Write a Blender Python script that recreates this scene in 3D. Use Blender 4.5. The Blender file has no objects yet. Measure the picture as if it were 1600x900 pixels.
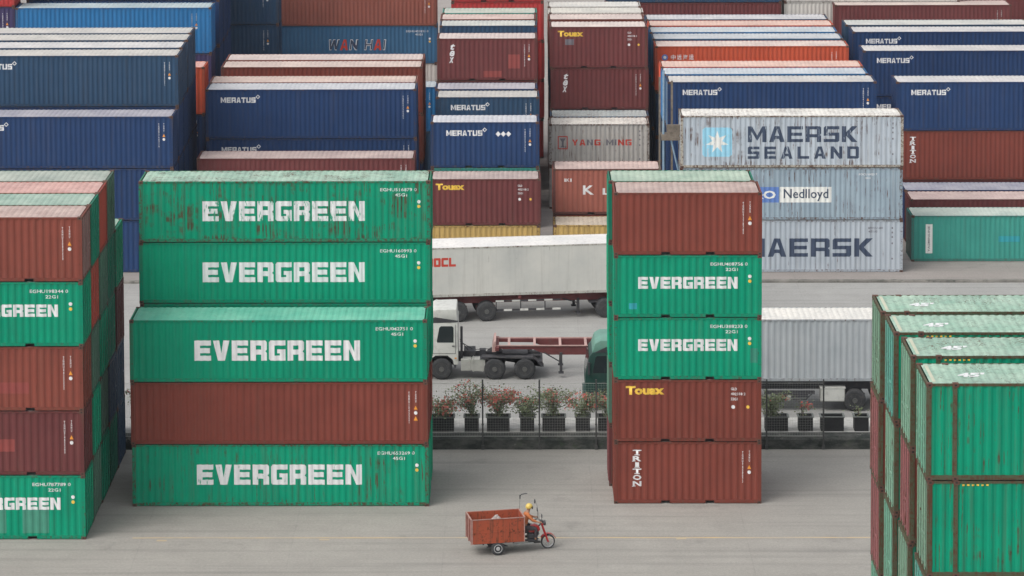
import bpy, bmesh, math, random
from mathutils import Vector, Matrix
random.seed(7)
R = math.radians
scene = bpy.context.scene
COL = scene.collection

# ------------------------------------------------------------------ camera
TH, YW, RO, CAMH = 0.0750399, -0.0112056, 0.00387216, 37.8436
cy_, sy_ = math.cos(YW), math.sin(YW)
right = Vector((cy_, -sy_, 0)); fw = Vector((sy_, cy_, 0))
fwd = fw * math.cos(TH) + Vector((0, 0, -math.sin(TH)))
up = fw * math.sin(TH) + Vector((0, 0, math.cos(TH)))
cr, sr = math.cos(RO), math.sin(RO)
r2 = right * cr - up * sr; u2 = right * sr + up * cr
cam_d = bpy.data.cameras.new("camera"); cam = bpy.data.objects.new("camera", cam_d); COL.objects.link(cam)
cam_d.sensor_width = 36; cam_d.lens = 4917.936 / 1600 * 36
cam_d.shift_x = 46.08 / 1600; cam_d.shift_y = -733.08 / 1600
cam_d.clip_start = 1; cam_d.clip_end = 2000
cam.matrix_world = Matrix(((r2.x, u2.x, -fwd.x, 0), (r2.y, u2.y, -fwd.y, 0), (r2.z, u2.z, -fwd.z, CAMH), (0, 0, 0, 1)))
scene.camera = cam

# ------------------------------------------------------------------ light
SUN_EL, SUN_AZ = R(52), R(-130)          # azimuth measured from +Y towards +X
world = bpy.data.worlds.new("World"); scene.world = world; world.use_nodes = True
wn = world.node_tree; wn.nodes.clear()
sky = wn.nodes.new("ShaderNodeTexSky"); sky.sky_type = 'NISHITA'; sky.sun_disc = False
sky.sun_elevation = SUN_EL; sky.sun_rotation = SUN_AZ
sky.air_density = 1.0; sky.dust_density = 4.0; sky.ozone_density = 1.0
hs = wn.nodes.new("ShaderNodeHueSaturation"); hs.inputs["Saturation"].default_value = 0.22
bg = wn.nodes.new("ShaderNodeBackground"); bg.inputs["Strength"].default_value = 0.15
wo = wn.nodes.new("ShaderNodeOutputWorld")
wn.links.new(sky.outputs[0], hs.inputs["Color"]); wn.links.new(hs.outputs[0], bg.inputs["Color"]); wn.links.new(bg.outputs[0], wo.inputs[0])
sun_d = bpy.data.lights.new("sun", 'SUN'); sun = bpy.data.objects.new("sun", sun_d); COL.objects.link(sun)
sun_d.energy = 0.55; sun_d.angle = R(50); sun_d.color = (1, .96, .9)
sdir = Vector((math.sin(SUN_AZ) * math.cos(SUN_EL), math.cos(SUN_AZ) * math.cos(SUN_EL), math.sin(SUN_EL)))
sun.rotation_euler = sdir.to_track_quat('Z', 'Y').to_euler(); sun.location = (0, 100, 80)
scene.view_settings.view_transform = 'Standard'; scene.view_settings.look = 'None'
scene.view_settings.exposure = 0.57; scene.view_settings.gamma = 1
scene.cycles.max_bounces = 6; scene.cycles.volume_bounces = 0

# ------------------------------------------------------------------ materials
def new_mat(name):
    m = bpy.data.materials.new(name); m.use_nodes = True
    nt = m.node_tree; nt.nodes.clear()
    o = nt.nodes.new("ShaderNodeOutputMaterial"); b = nt.nodes.new("ShaderNodeBsdfPrincipled")
    nt.links.new(b.outputs[0], o.inputs[0])
    return m, nt, b
class NT:
    def __init__(s, nt): s.nt = nt
    def n(s, t, **k):
        x = s.nt.nodes.new(t)
        for a, v in k.items(): setattr(x, a, v)
        return x
    def l(s, a, b): s.nt.links.new(a, b)
    def val(s, inp, v):
        if isinstance(v, (int, float)): inp.default_value = v
        elif isinstance(v, (tuple, list)):
            inp.default_value = tuple(v) + (1,) if len(v) == 3 and len(inp.default_value) == 4 else tuple(v)
        else: s.l(v, inp)
    def math(s, op, a, b=0.0, clamp=False):
        x = s.n("ShaderNodeMath", operation=op, use_clamp=clamp); s.val(x.inputs[0], a); s.val(x.inputs[1], b); return x.outputs[0]
    def mix(s, f, a, b, mode='MIX'):
        x = s.n("ShaderNodeMix", data_type='RGBA', blend_type=mode); s.val(x.inputs[0], f); s.val(x.inputs[6], a); s.val(x.inputs[7], b); return x.outputs[2]
    def noise(s, vec, scale, detail=4, rough=.6):
        x = s.n("ShaderNodeTexNoise"); s.l(vec, x.inputs["Vector"]); x.inputs["Scale"].default_value = scale
        x.inputs["Detail"].default_value = detail; x.inputs["Roughness"].default_value = rough; return x.outputs[0]
    def ramp(s, v, a, b):
        x = s.n("ShaderNodeMapRange"); s.l(v, x.inputs[0]); s.val(x.inputs[1], a); s.val(x.inputs[2], b); return x.outputs[0]
    def vmap(s, vec, scale, off=None):
        x = s.n("ShaderNodeMapping"); s.l(vec, x.inputs[0]); x.inputs["Scale"].default_value = scale
        if off is not None: s.l(off, x.inputs["Location"])
        return x.outputs[0]
    def coords(s):
        tc = s.n("ShaderNodeTexCoord"); oi = s.n("ShaderNodeObjectInfo")
        k = s.math('MULTIPLY', oi.outputs["Random"], 173.0)
        cb = s.n("ShaderNodeCombineXYZ"); s.l(k, cb.inputs[0]); s.l(k, cb.inputs[2])
        ad = s.n("ShaderNodeVectorMath", operation='ADD'); s.l(tc.outputs["Object"], ad.inputs[0]); s.l(cb.outputs[0], ad.inputs[1])
        return tc.outputs["Object"], ad.outputs[0], oi

RUST = (.085, .036, .020)
def paint_material(name, rust_bias=0.0, pale=0.0, rough=.5, dirt=.07):
    m, nt, b = new_mat(name); N = NT(nt)
    oc, v, oi = N.coords(); wear = oi.outputs["Alpha"]
    base = oi.outputs["Color"]
    if pale > 0:
        p = N.math('ADD', N.math('MULTIPLY', N.noise(v, .9, 5), .32), pale - .16)
        base = N.mix(p, base, (.70, .67, .62))
    # broad unevenness of the paint
    t = N.ramp(N.noise(v, .45, 5), .3, .7)
    base = N.mix(1.0, base, N.mix(t, (.84, .85, .86), (1.10, 1.08, 1.06)), 'MULTIPLY')
    # vertical streaks of grime
    st = N.noise(N.vmap(v, (5.5, 5.5, .22)), 1.0, 4, .65)
    sf = N.math('MULTIPLY', N.ramp(st, .50, .78), N.math('ADD', dirt, N.math('MULTIPLY', wear, .50)), True)
    base = N.mix(sf, base, (.10, .075, .055))
    # thin rust runs
    rs = N.noise(N.vmap(v, (13, 13, .55)), 1.0, 3, .6)
    gate = N.ramp(N.noise(N.vmap(v, (.9, .9, 1.2)), 1.0, 3), .48, .62)
    thr = N.math('SUBTRACT', .80, N.math('MULTIPLY', wear, .285))
    rf = N.math('MULTIPLY', N.math('GREATER_THAN', rs, thr), N.math('MULTIPLY', gate, .85))
    base = N.mix(rf, base, RUST)
    # rust spots
    sp = N.noise(v, 7.5, 5, .7)
    thr2 = N.math('SUBTRACT', .80 - rust_bias, N.math('MULTIPLY', wear, .14))
    sf2 = N.math('MULTIPLY', N.math('SUBTRACT', sp, thr2), 14.0, True)
    base = N.mix(N.math('MULTIPLY', sf2, .85), base, RUST)
    N.l(base, b.inputs["Base Color"])
    b.inputs["Roughness"].default_value = rough
    b.inputs["Specular IOR Level"].default_value = .15
    bp = N.n("ShaderNodeBump"); bp.inputs["Strength"].default_value = .25; bp.inputs["Distance"].default_value = .02
    N.l(N.noise(v, 1.6, 3), bp.inputs["Height"]); N.l(bp.outputs[0], b.inputs["Normal"])
    return m
def flat(name, c, rough=.6, var=.18, scale=3.0, metal=0.0, dirt=(.10, .085, .07), dirt_amt=.25):
    m, nt, b = new_mat(name); N = NT(nt); oc, v, oi = N.coords()
    t = N.ramp(N.noise(v, scale, 5), .3, .7)
    base = N.mix(t, tuple(x * (1 - var) for x in c), tuple(min(1, x * (1 + var)) for x in c))
    base = N.mix(N.math('MULTIPLY', N.ramp(N.noise(v, scale * .7 + 2.1, 5), .52, .75), dirt_amt), base, dirt)
    N.l(base, b.inputs["Base Color"]); b.inputs["Roughness"].default_value = rough; b.inputs["Metallic"].default_value = metal
    return m
def letter_material(name, c):
    m, nt, b = new_mat(name); N = NT(nt); oc, v, oi = N.coords()
    f = N.math('MULTIPLY', N.math('SUBTRACT', N.noise(N.vmap(v, (4.5, 4.5, 1.1)), 1.6, 5, .7), N.math('SUBTRACT', .80, N.math('MULTIPLY', oi.outputs["Alpha"], .25))), 12, True)
    t = N.ramp(N.noise(v, 2.5, 4), .3, .7)
    base = N.mix(t, tuple(x * .86 for x in c), c)
    base = N.mix(f, base, oi.outputs["Color"])
    N.l(base, b.inputs["Base Color"]); b.inputs["Roughness"].default_value = .55
    return m
M = dict(
    panel=paint_material("container_paint"),
    roof=paint_material("weathered_roof_paint", rust_bias=.01, pale=.43, rough=.6, dirt=.25),
    freshroof=paint_material("fresh_roof_paint", pale=.20, rough=.5, dirt=.15),
    frame=paint_material("frame_paint", rust_bias=.16, rough=.6, dirt=.55),
    door=paint_material("door_paint", rust_bias=.04, dirt=.2),
    casting=flat("rusted_casting_steel", (.10, .045, .03), .8),
    hollow=flat("dark_floor_and_hole_shade", (.015, .014, .013), .9),  # dark floor, plus shade painted into fork pockets and casting holes
    white=letter_material("white_lettering", (.72, .72, .72)),
    yellow=letter_material("yellow_lettering", (.78, .50, .06)),
    red=letter_material("red_lettering", (.55, .05, .03)),
    navy=letter_material("dark_blue_lettering", (.035, .055, .10)),
    grey=letter_material("grey_lettering", (.16, .15, .17)),
    blue=letter_material("blue_sign_paint", (.10, .20, .50)),
    skyblue=letter_material("pale_blue_sign_paint", (.30, .62, .78)),
    cream=letter_material("cream_sign_paint", (.80, .80, .76)),
    edgeplate=letter_material("worn_edge_plate", (.50, .50, .38)),
    orange=letter_material("orange_sticker", (.75, .30, .03)),
    darkgreen=letter_material("repaint_green", (.03, .22, .15)),
    mint=letter_material("pale_repaint_green", (.05, .25, .17)),
    redpatch=letter_material("red_repaint", (.25, .048, .04)),
    turq=letter_material("turquoise_repaint", (.02, .30, .36)),
    steel=flat("galvanised_steel", (.42, .43, .42), .5, .2, 6),
    tyre=flat("tyre_rubber", (.035, .036, .038), .9, .2, 5, dirt=(.12, .11, .10), dirt_amt=.5),
    rim=flat("wheel_rim_paint", (.085, .085, .08), .6, .2, 8),
    rimlight=flat("light_wheel_rim", (.42, .42, .42), .5, .15, 8),
    chassis=flat("chassis_paint", (.035, .035, .04), .7, .2, 2, dirt=(.12, .10, .08), dirt_amt=.5),
    redsteel=flat("dark_red_trailer_paint", (.13, .03, .03), .7, .2, 2),
    pinksteel=flat("faded_red_trailer_paint", (.45, .29, .26), .7, .2, 2),
    whitepaint=flat("white_cab_paint", (.56, .56, .52), .45, .08, 1.5, dirt_amt=.4),
    greencab=flat("green_cab_paint", (.006, .045, .034), .45, .15, 1.5),
    mintroof=flat("pale_green_cab_roof", (.13, .28, .22), .5, .12, 1.5),
    glass=flat("dark_cab_glass", (.02, .028, .03), .12, .2, 1, dirt_amt=.05),
    silver=flat("dull_aluminium", (.34, .34, .31), .5, .15, 2),
    black=flat("black_planter_plastic", (.013, .013, .014), .7, .3, 2, dirt=(.07, .065, .06), dirt_amt=.35),
    rimgrey=flat("faded_planter_rim", (.16, .17, .16), .7, .2, 3),
    fence=flat("dark_fence_steel", (.06, .06, .058), .7, .2, 4),
    wire=flat("fence_wire", (.45, .45, .42), .6, .1, 4),
    leaf=flat("leaf_green", (.18, .22, .11), .7, .4, 9, dirt=(.18, .16, .08), dirt_amt=.5),
    bract=flat("red_pink_bracts", (.66, .15, .12), .7, .35, 6, dirt=(.50, .25, .20), dirt_amt=.6),
    stem=flat("woody_stem", (.13, .10, .07), .8),
    cargobox=paint_material("cargo_box_rusty_paint", rust_bias=.14, rough=.7, dirt=.3),
    boxrail=flat("worn_box_rail", (.34, .20, .17), .7, .2, 8),
    tank=flat("red_tank_paint", (.42, .02, .02), .3, .1, 4),
    engine=flat("engine_metal", (.06, .06, .065), .5, .3, 12),
    shirt=flat("orange_brown_shirt", (.42, .13, .04), .85, .15, 8),
    trousers=flat("dark_trousers", (.05, .045, .05), .9, .15, 8),
    skin=flat("skin", (.30, .15, .09), .6, .05, 8, dirt_amt=0),
    helmet=flat("yellow_helmet_shell", (.62, .44, .10), .3, .05, 8, dirt_amt=.1),
    visor=flat("dark_visor", (.03, .02, .02), .2, .1, 8),
    seat=flat("seat_vinyl", (.02, .02, .02), .6),
    sack=flat("pale_sack_cloth", (.36, .31, .29), .9, .15, 10),
    bracket=flat("weathered_walkway_steel", (.17, .14, .11), .8, .35, 4),
    bluepipe=flat("pale_blue_pipe", (.22, .32, .42), .6, .15, 4),
)

# ------------------------------------------------------------------ helpers
class MB:
    def __init__(s): s.bm = bmesh.new()
    def box(s, x0, y0, z0, x1, y1, z1, bev=0.0):
        vs = [s.bm.verts.new(p) for p in ((x0,y0,z0),(x1,y0,z0),(x1,y1,z0),(x0,y1,z0),(x0,y0,z1),(x1,y0,z1),(x1,y1,z1),(x0,y1,z1))]
        fs = [s.bm.faces.new([vs[i] for i in q]) for q in ((3,2,1,0),(4,5,6,7),(0,1,5,4),(1,2,6,5),(2,3,7,6),(3,0,4,7))]
        if bev > 0:
            es = list({e for f in fs for e in f.edges})
            bmesh.ops.bevel(s.bm, geom=es, offset=bev, segments=2, affect='EDGES', profile=.6)
        return s
    def prism(s, poly, y0, y1, axis='y', bev=0.0):
        def P(a, b, c): return {'y': (a, c, b), 'x': (c, a, b), 'z': (a, b, c)}[axis]
        a = [s.bm.verts.new(P(u, w, y0)) for u, w in poly]; b = [s.bm.verts.new(P(u, w, y1)) for u, w in poly]
        fs = [s.bm.faces.new(a), s.bm.faces.new(b[::-1])]
        n = len(poly)
        for i in range(n): fs.append(s.bm.faces.new((a[i], b[i], b[(i+1) % n], a[(i+1) % n])))
        if bev > 0:
            es = list({e for f in fs for e in f.edges})
            bmesh.ops.bevel(s.bm, geom=es, offset=bev, segments=2, affect='EDGES', profile=.6)
        return s
    def tube(s, pts, r, n=8):
        pts = [Vector(p) for p in pts]; rs = r if isinstance(r, (list, tuple)) else [r] * len(pts)
        rings = []
        for i, p in enumerate(pts):
            d = (pts[min(i+1, len(pts)-1)] - pts[max(i-1, 0)]).normalized()
            a = d.orthogonal().normalized() if abs(d.z) > .9 else d.cross(Vector((0,0,1))).normalized()
            b = d.cross(a).normalized()
            rings.append([s.bm.verts.new(p + (a * math.cos(2*math.pi*k/n) + b * math.sin(2*math.pi*k/n)) * rs[i]) for k in range(n)])
        for A, B in zip(rings, rings[1:]):
            for k in range(n): s.bm.faces.new((A[k], A[(k+1) % n], B[(k+1) % n], B[k]))
        s.bm.faces.new(rings[0][::-1]); s.bm.faces.new(rings[-1])
        return s
    def lathe(s, prof, c, n=28, axis='y', close=False):
        c = Vector(c); rings = []
        for r, h in prof:
            ring = []
            for k in range(n):
                t = 2*math.pi*k/n
                p = {'y': (r*math.cos(t), h, r*math.sin(t)), 'z': (r*math.cos(t), r*math.sin(t), h), 'x': (h, r*math.cos(t), r*math.sin(t))}[axis]
                ring.append(s.bm.verts.new(c + Vector(p)))
            rings.append(ring)
        for A, B in zip(rings, rings[1:]):
            for k in range(n): s.bm.faces.new((A[k], A[(k+1) % n], B[(k+1) % n], B[k]))
        s.bm.faces.new(rings[0][::-1]); s.bm.faces.new(rings[-1])
        return s
    def mesh(s, name, mat, smooth=False):
        bmesh.ops.recalc_face_normals(s.bm, faces=s.bm.faces)
        me = bpy.data.meshes.new(name); s.bm.to_mesh(me); s.bm.free(); me.materials.append(mat)
        if smooth:
            me.polygons.foreach_set("use_smooth", [True] * len(me.polygons))
            me.set_sharp_from_angle(angle=R(38))
        return me
    def build(s, name, mat, parent=None, smooth=False, **k):
        return place(name, s.mesh(name, mat, smooth), parent, **k)
def place(name, me, parent=None, loc=None, rz=0, color=None):
    o = bpy.data.objects.new(name, me); COL.objects.link(o); o.parent = parent
    if loc is not None: o.location = loc
    if rz: o.rotation_euler = (0, 0, rz)
    if color is not None: o.color = color
    return o
def thing(name, label, cat, loc=(0,0,0), rz=0, group=None):
    o = bpy.data.objects.new(name, None); COL.objects.link(o); o.location = loc; o.rotation_euler = (0,0,rz)
    o["label"] = label; o["category"] = cat
    if group: o["group"] = group
    o.empty_display_size = .3
    return o
def struct(o, kind='structure'): o["kind"] = kind; return o

# ------------------------------------------------------------------ lettering
def glyph(ch, w, s, t):
    m = .5; c = .09
    if ch == 'E': return [[(0,0),(w,0),(w,t),(s,t),(s,m-t/2),(w*.94,m-t/2),(w*.94,m+t/2),(s,m+t/2),(s,1-t),(w,1-t),(w,1),(0,1)]]
    if ch == 'F': return [[(0,0),(s,0),(s,m-t/2),(w*.94,m-t/2),(w*.94,m+t/2),(s,m+t/2),(s,1-t),(w,1-t),(w,1),(0,1)]]
    if ch == 'V': return [[(0,1),(s*1.1,1),(w/2,.36),(w-s*1.1,1),(w,1),(w/2+s*.62,0),(w/2-s*.62,0)]]
    if ch == 'N': return [[(0,0),(s,0),(s,.58),(w-s,0),(w,0),(w,1),(w-s,1),(w-s,.42),(s,1),(0,1)]]
    if ch == 'R': return [[(0,0),(s,0),(s,.30),(w-s,.30),(w-s,0),(w,0),(w,.38),(w-c,.46),(w,.55),(w,1-c),(w-c,1),(0,1)], [(s,.30+t),(w-s,.30+t),(w-s,1-t),(s,1-t)]]
    if ch == 'G': return [[(c,0),(w,0),(w,.56),(w*.5,.56),(w*.5,.56-t*.8),(w-s,.56-t*.8),(w-s,t),(s,t),(s,1-t),(w,1-t),(w,1),(c,1),(0,1-c),(0,c)]]
    if ch == 'C': return [[(c,0),(w,0),(w,t),(s,t),(s,1-t),(w,1-t),(w,1),(c,1),(0,1-c),(0,c)]]
    if ch == 'A': return [[(0,0),(s*1.05,0),(s*1.05+w*.09,.2),(w-s*1.05-w*.09,.2),(w-s*1.05,0),(w,0),(w*.5+s*.6,1),(w*.5-s*.6,1)], [(w*.5-w*.14,.2+t),(w*.5+w*.14,.2+t),(w*.5,.80)]]
    if ch == 'M': return [[(0,0),(s,0),(s,.62),(w*.5,.08),(w-s,.62),(w-s,0),(w,0),(w,1),(w-s,1),(w*.5,.42),(s,1),(0,1)]]
    if ch == 'S': return [[(0,0),(w-c,0),(w,c),(w,m+t/2),(s,m+t/2),(s,1-t),(w,1-t),(w,1),(c,1),(0,1-c),(0,m-t/2),(w-s,m-t/2),(w-s,t),(0,t)]]
    if ch == 'K': return [[(0,0),(s,0),(s,.40),(w-s*1.35,0),(w,0),(w*.52,.52),(w,1),(w-s*1.35,1),(s,.62),(s,1),(0,1)]]
    if ch == 'L': return [[(0,0),(w,0),(w,t),(s,t),(s,1),(0,1)]]
    if ch in 'DO0': 
        k = 0 if ch == 'D' else c
        return [[(k,0),(w-c,0),(w,c),(w,1-c),(w-c,1),(k,1),(0,1-k),(0,k)] if k else [(0,0),(w-c,0),(w,c),(w,1-c),(w-c,1),(0,1)], [(s,t),(w-s,t),(w-s,1-t),(s,1-t)]]
    if ch == 'T': return [[(w/2-s/2,0),(w/2+s/2,0),(w/2+s/2,1-t),(w,1-t),(w,1),(0,1),(0,1-t),(w/2-s/2,1-t)]]
    if ch == 'U': return [[(c,0),(w-c,0),(w,c),(w,1),(w-s,1),(w-s,t),(s,t),(s,1),(0,1),(0,c)]]
    if ch == 'H': return [[(0,0),(s,0),(s,m-t/2),(w-s,m-t/2),(w-s,0),(w,0),(w,1),(w-s,1),(w-s,m+t/2),(s,m+t/2),(s,1),(0,1)]]
    if ch == 'I': return [[(0,0),(s,0),(s,1),(0,1)]]
    if ch == 'Y': return [[(w/2-s/2,0),(w/2+s/2,0),(w/2+s/2,.4),(w,1),(w-s*1.1,1),(w/2,.58),(s*1.1,1),(0,1),(w/2-s/2,.4)]]
    if ch == 'W': return [[(.16*w,0),(.34*w,0),(.5*w,.55),(.66*w,0),(.84*w,0),(w,1),(w-s,1),(.76*w,.35),(.6*w,1),(.4*w,1),(.24*w,.35),(s,1),(0,1)]]
    return []
def block_contours(text, x0, z0, width, h, sp=.12, stroke=.3, tk=.24, shear=0, only=None):
    """blocky capitals as outlines, fitted into width x h, left bottom at x0,z0"""
    adv = []; x = 0
    for ch in text:
        if ch == ' ': adv.append((x, 0)); x += .7; continue
        w = {'I': stroke, 'M': 1.2, 'W': 1.35}.get(ch, 1.0); adv.append((x, w)); x += w + sp
    k = width / (x - sp); out = []
    for i, (ch, (ax, w)) in enumerate(zip(text, adv)):
        if only is not None and i not in only: continue
        for c in glyph(ch, w, stroke, tk):
            out.append([(x0 + (ax + px) * k + shear * py * h, z0 + py * h) for px, py in c])
    return out
def curve_mesh(contours):
    cu = bpy.data.curves.new("tmp", 'CURVE'); cu.dimensions = '2D'; cu.fill_mode = 'BOTH'
    for c in contours:
        sp = cu.splines.new('POLY'); sp.points.add(len(c) - 1)
        for p, q in zip(sp.points, c): p.co = (q[0], q[1], 0, 1)
        sp.use_cyclic_u = True
    ob = bpy.data.objects.new("tmp", cu); me = bpy.data.meshes.new_from_object(ob)
    bpy.data.objects.remove(ob); bpy.data.curves.remove(cu); return me
def font_mesh(text, x0, z0, width, h, offset=0.0, shear=0, vertical=False):
    cu = bpy.data.curves.new("tmp", 'FONT'); cu.body = "\n".join(text) if vertical else text
    cu.resolution_u = 2; cu.offset = offset; cu.shear = shear
    if vertical: cu.space_line = .82; cu.align_x = 'CENTER'
    ob = bpy.data.objects.new("tmp", cu); me = bpy.data.meshes.new_from_object(ob)
    bpy.data.objects.remove(ob); bpy.data.curves.remove(cu)
    xs = [v.co.x for v in me.vertices]; ys = [v.co.y for v in me.vertices]
    if not xs: return me
    kx = width / (max(xs) - min(xs)); ky = h / (max(ys) - min(ys)); mx, my = min(xs), min(ys)
    for v in me.vertices: v.co = (x0 + (v.co.x - mx) * kx, z0 + (v.co.y - my) * ky, 0)
    return me
def rect(x0, z0, x1, z1): return [(x0, z0), (x1, z0), (x1, z1), (x0, z1)]
def disc(x, z, r, n=10): return [(x + r*math.cos(2*math.pi*k/n), z + r*math.sin(2*math.pi*k/n)) for k in range(n)]

W = 2.438; SS = 2.591; HH = 2.896
LEN = {20: 6.058, 40: 12.192, 45: 13.716}
Y_OUT, Y_IN = .028, .056
def breaks(T):
    L = LEN[T]; a, b = .15, L - .15; n = round((b - a - .07) / .278); p = (b - a - .07) / n
    pts = [(a, Y_OUT)]
    for i in range(n):
        x = a + .07 + i * p
        pts += [(x, Y_OUT), (x + p*.24, Y_IN), (x + p*.50, Y_IN), (x + p*.74, Y_OUT)]
    pts.append((b, Y_OUT)); return pts
BR = {T: breaks(T) for T in LEN}
def prof(T, x):
    p = BR[T]
    for (xa, ya), (xb, yb) in zip(p, p[1:]):
        if xa <= x <= xb: return ya + (yb - ya) * ((x - xa) / (xb - xa) if xb > xa else 0)
    return Y_OUT
mark_cache = {}
def mark_mesh(key, name, parts, T, mat, lift=.004, smoothwall=False):
    """flat letter shapes wrapped onto the corrugated side of a container of type T"""
    k = (key, T, mat.name, lift)
    if k in mark_cache: return mark_cache[k]
    bm = bmesh.new()
    for me in parts:
        bm.from_mesh(me)
    if not smoothwall:
        xs = [v.co.x for v in bm.verts]; x0, x1 = min(xs), max(xs)
        for (bx, by) in BR[T]:
            if x0 < bx < x1:
                bmesh.ops.bisect_plane(bm, geom=bm.verts[:] + bm.edges[:] + bm.faces[:], plane_co=(bx, 0, 0), plane_no=(1, 0, 0), dist=1e-5)
    for v in bm.verts:
        x, z = v.co.x, v.co.y
        v.co = (x, (.028 if smoothwall else prof(T, x)) - lift, z)
    me = bpy.data.meshes.new(name); bm.to_mesh(me); bm.free(); me.materials.append(mat)
    mark_cache[k] = me; return me
def code_text(seed, n=11):
    r = random.Random(seed); return "EGHU"[:4] + "".join(r.choice("0123456789") for _ in range(6)) + " 0"

# ------------------------------------------------------------------ container meshes
mesh_cache = {}
def cached(key, fn):
    if key not in mesh_cache: mesh_cache[key] = fn()
    return mesh_cache[key]
def m_side(T, H, smooth=False):
    b = MB(); p = BR[T] if not smooth else [(.15, .028)] + [(.15 + i*1.13, .028) for i in range(1, 11)] + [(LEN[T]-.15, .028)]
    lo = [b.bm.verts.new((x, y, .155)) for x, y in p]; hi = [b.bm.verts.new((x, y, H - .085)) for x, y in p]
    for i in range(len(p) - 1):
        if p[i+1][0] - p[i][0] > 1e-6: b.bm.faces.new((lo[i], lo[i+1], hi[i+1], hi[i]))
    return b.mesh("side_panel", M['panel'])
def m_roof(T, H, smooth=False, fresh=False):
    b = MB(); L = LEN[T]; n = int((L - .3) / .26); p = (L - .3) / n
    pts = [(.12, -.03)]
    for i in range(n):
        x = .15 + i * p; pts += [(x + .01, -.03), (x + p*.25, -.014), (x + p*.6, -.014), (x + p*.85, -.03)]
    pts.append((L - .12, -.03))
    if smooth: pts = [(.12, -.02), (L - .12, -.02)]
    A = [b.bm.verts.new((x, .05, H + z)) for x, z in pts]; B = [b.bm.verts.new((x, W - .05, H + z)) for x, z in pts]
    for i in range(len(pts) - 1):
        if pts[i+1][0] > pts[i][0]: b.bm.faces.new((A[i], A[i+1], B[i+1], B[i]))
    return b.mesh("roof_panel", M['freshroof' if fresh else 'roof'])
def m_frame(T, H):
    b = MB(); L = LEN[T]
    posts = [(0, .15), (L - .15, L)]
    if T == 45: posts += [(.762, .90), (L - .90, L - .762)]
    for i, (x0, x1) in enumerate(posts):
        for y0, y1 in ((.004, .12), (W - .12, W - .004)):
            if i > 1: y0, y1 = (.012, .06) if y0 < 1 else (W - .06, W - .012)
            b.box(x0 + .003, y0, .11, x1 - .003, y1, H - .11)
    pk = [(1.94, .36), (3.76, .36)] if T == 20 else []
    for y0, y1 in ((.008, .07), (W - .07, W - .008)):
        b.box(.14, y0 + .012, H - .09, L - .14, y1, H - .014)
        xs = .14
        for px, pw in pk: b.box(xs, y0, .03, px, y1, .16); b.box(px, y0, .135, px + pw, y1, .16); xs = px + pw
        b.box(xs, y0, .03, L - .14, y1, .16)
    for x0, x1 in ((.006, .07), (L - .07, L - .006)):
        b.box(x0, .14, H - .12, x1, W - .14, H - .016); b.box(x0, .14, .03, x1, W - .14, .15)
    nf = len(b.bm.faces); xs = [0, L - .178] + ([.762, L - .94] if T == 45 else [])
    for x in xs:
        for y in (0, W - .162):
            for z in (0.001, H - .119): b.box(x, y, z, x + .178, y + .162, z + .118)
    b.bm.faces.ensure_lookup_table()
    for f in b.bm.faces[nf:]: f.material_index = 1
    nh = len(b.bm.faces)  # near-black boxes on the castings: shade of their holes put into colour
    for x in xs:
        for z in (.03, H - .085): b.box(x + .055, -.002, z, x + .125, .02, z + .055)
    for y in (.05, W - .11):
        for z in (.03, H - .085):
            for xa in (-.002, L - .018): b.box(xa, y, z, xa + .02, y + .06, z + .055)
    b.bm.faces.ensure_lookup_table()
    for f in b.bm.faces[nh:]: f.material_index = 2
    me = b.mesh("frame", M['frame']); me.materials.append(M['casting']); me.materials.append(M['hollow']); return me
def m_floor(T):
    b = MB(); L = LEN[T]; b.box(.1, .1, .06, L - .1, W - .1, .12)
    if T == 20:
        for px in (1.94, 3.76):
            for y in (.2, W - .21): b.box(px - .05, y, .03, px + .41, y + .01, .15)  # near-black plates behind the pocket openings paint the shade inside
    return b.mesh("floor", M['hollow'])
def m_end(H):
    b = MB(); n = 8; p = (W - .3) / n; pts = [(.15, .03)]
    for i in range(n):
        y = .15 + i * p; pts += [(y + .03, .03), (y + p*.3, .075), (y + p*.6, .075), (y + p*.9, .03)]
    pts.append((W - .15, .03))
    lo = [b.bm.verts.new((x, y, .14)) for y, x in pts]; hi = [b.bm.verts.new((x, y, H - .1)) for y, x in pts]
    for i in range(len(pts) - 1):
        if pts[i+1][0] > pts[i][0]: b.bm.faces.new((lo[i], lo[i+1], hi[i+1], hi[i]))
    return b.mesh("end_panel", M['panel'])
def m_door(H, side):
    b = MB(); y0, y1 = ((.13, W/2 - .008), (W/2 + .008, W - .13))[side]
    b.box(.02, y0, .155, .05, y1, H - .125)
    nz = 4; hz = (H - .5) / nz
    for i in range(nz): b.box(.008, y0 + .09, .25 + i * hz, .022, y1 - .09, .25 + i * hz + hz * .55)
    return b.mesh("door", M['door'])
def m_bars(H, side):
    b = MB(); ys = ((.42, .96), (W - .96, W - .42))[side]
    for y in ys:
        b.tube([(-.012, y, .12), (-.012, y, H - .1)], .019, 6)
        for z in (.22, .9, 1.6, H - .25): b.box(-.03, y - .05, z, .012, y + .05, z + .07)
        b.box(-.035, y - .03, 1.15, -.012, y + .42 if side == 0 and y < .6 else y + .03, 1.19)
    return b.mesh("locking_bar", M['door'])

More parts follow.
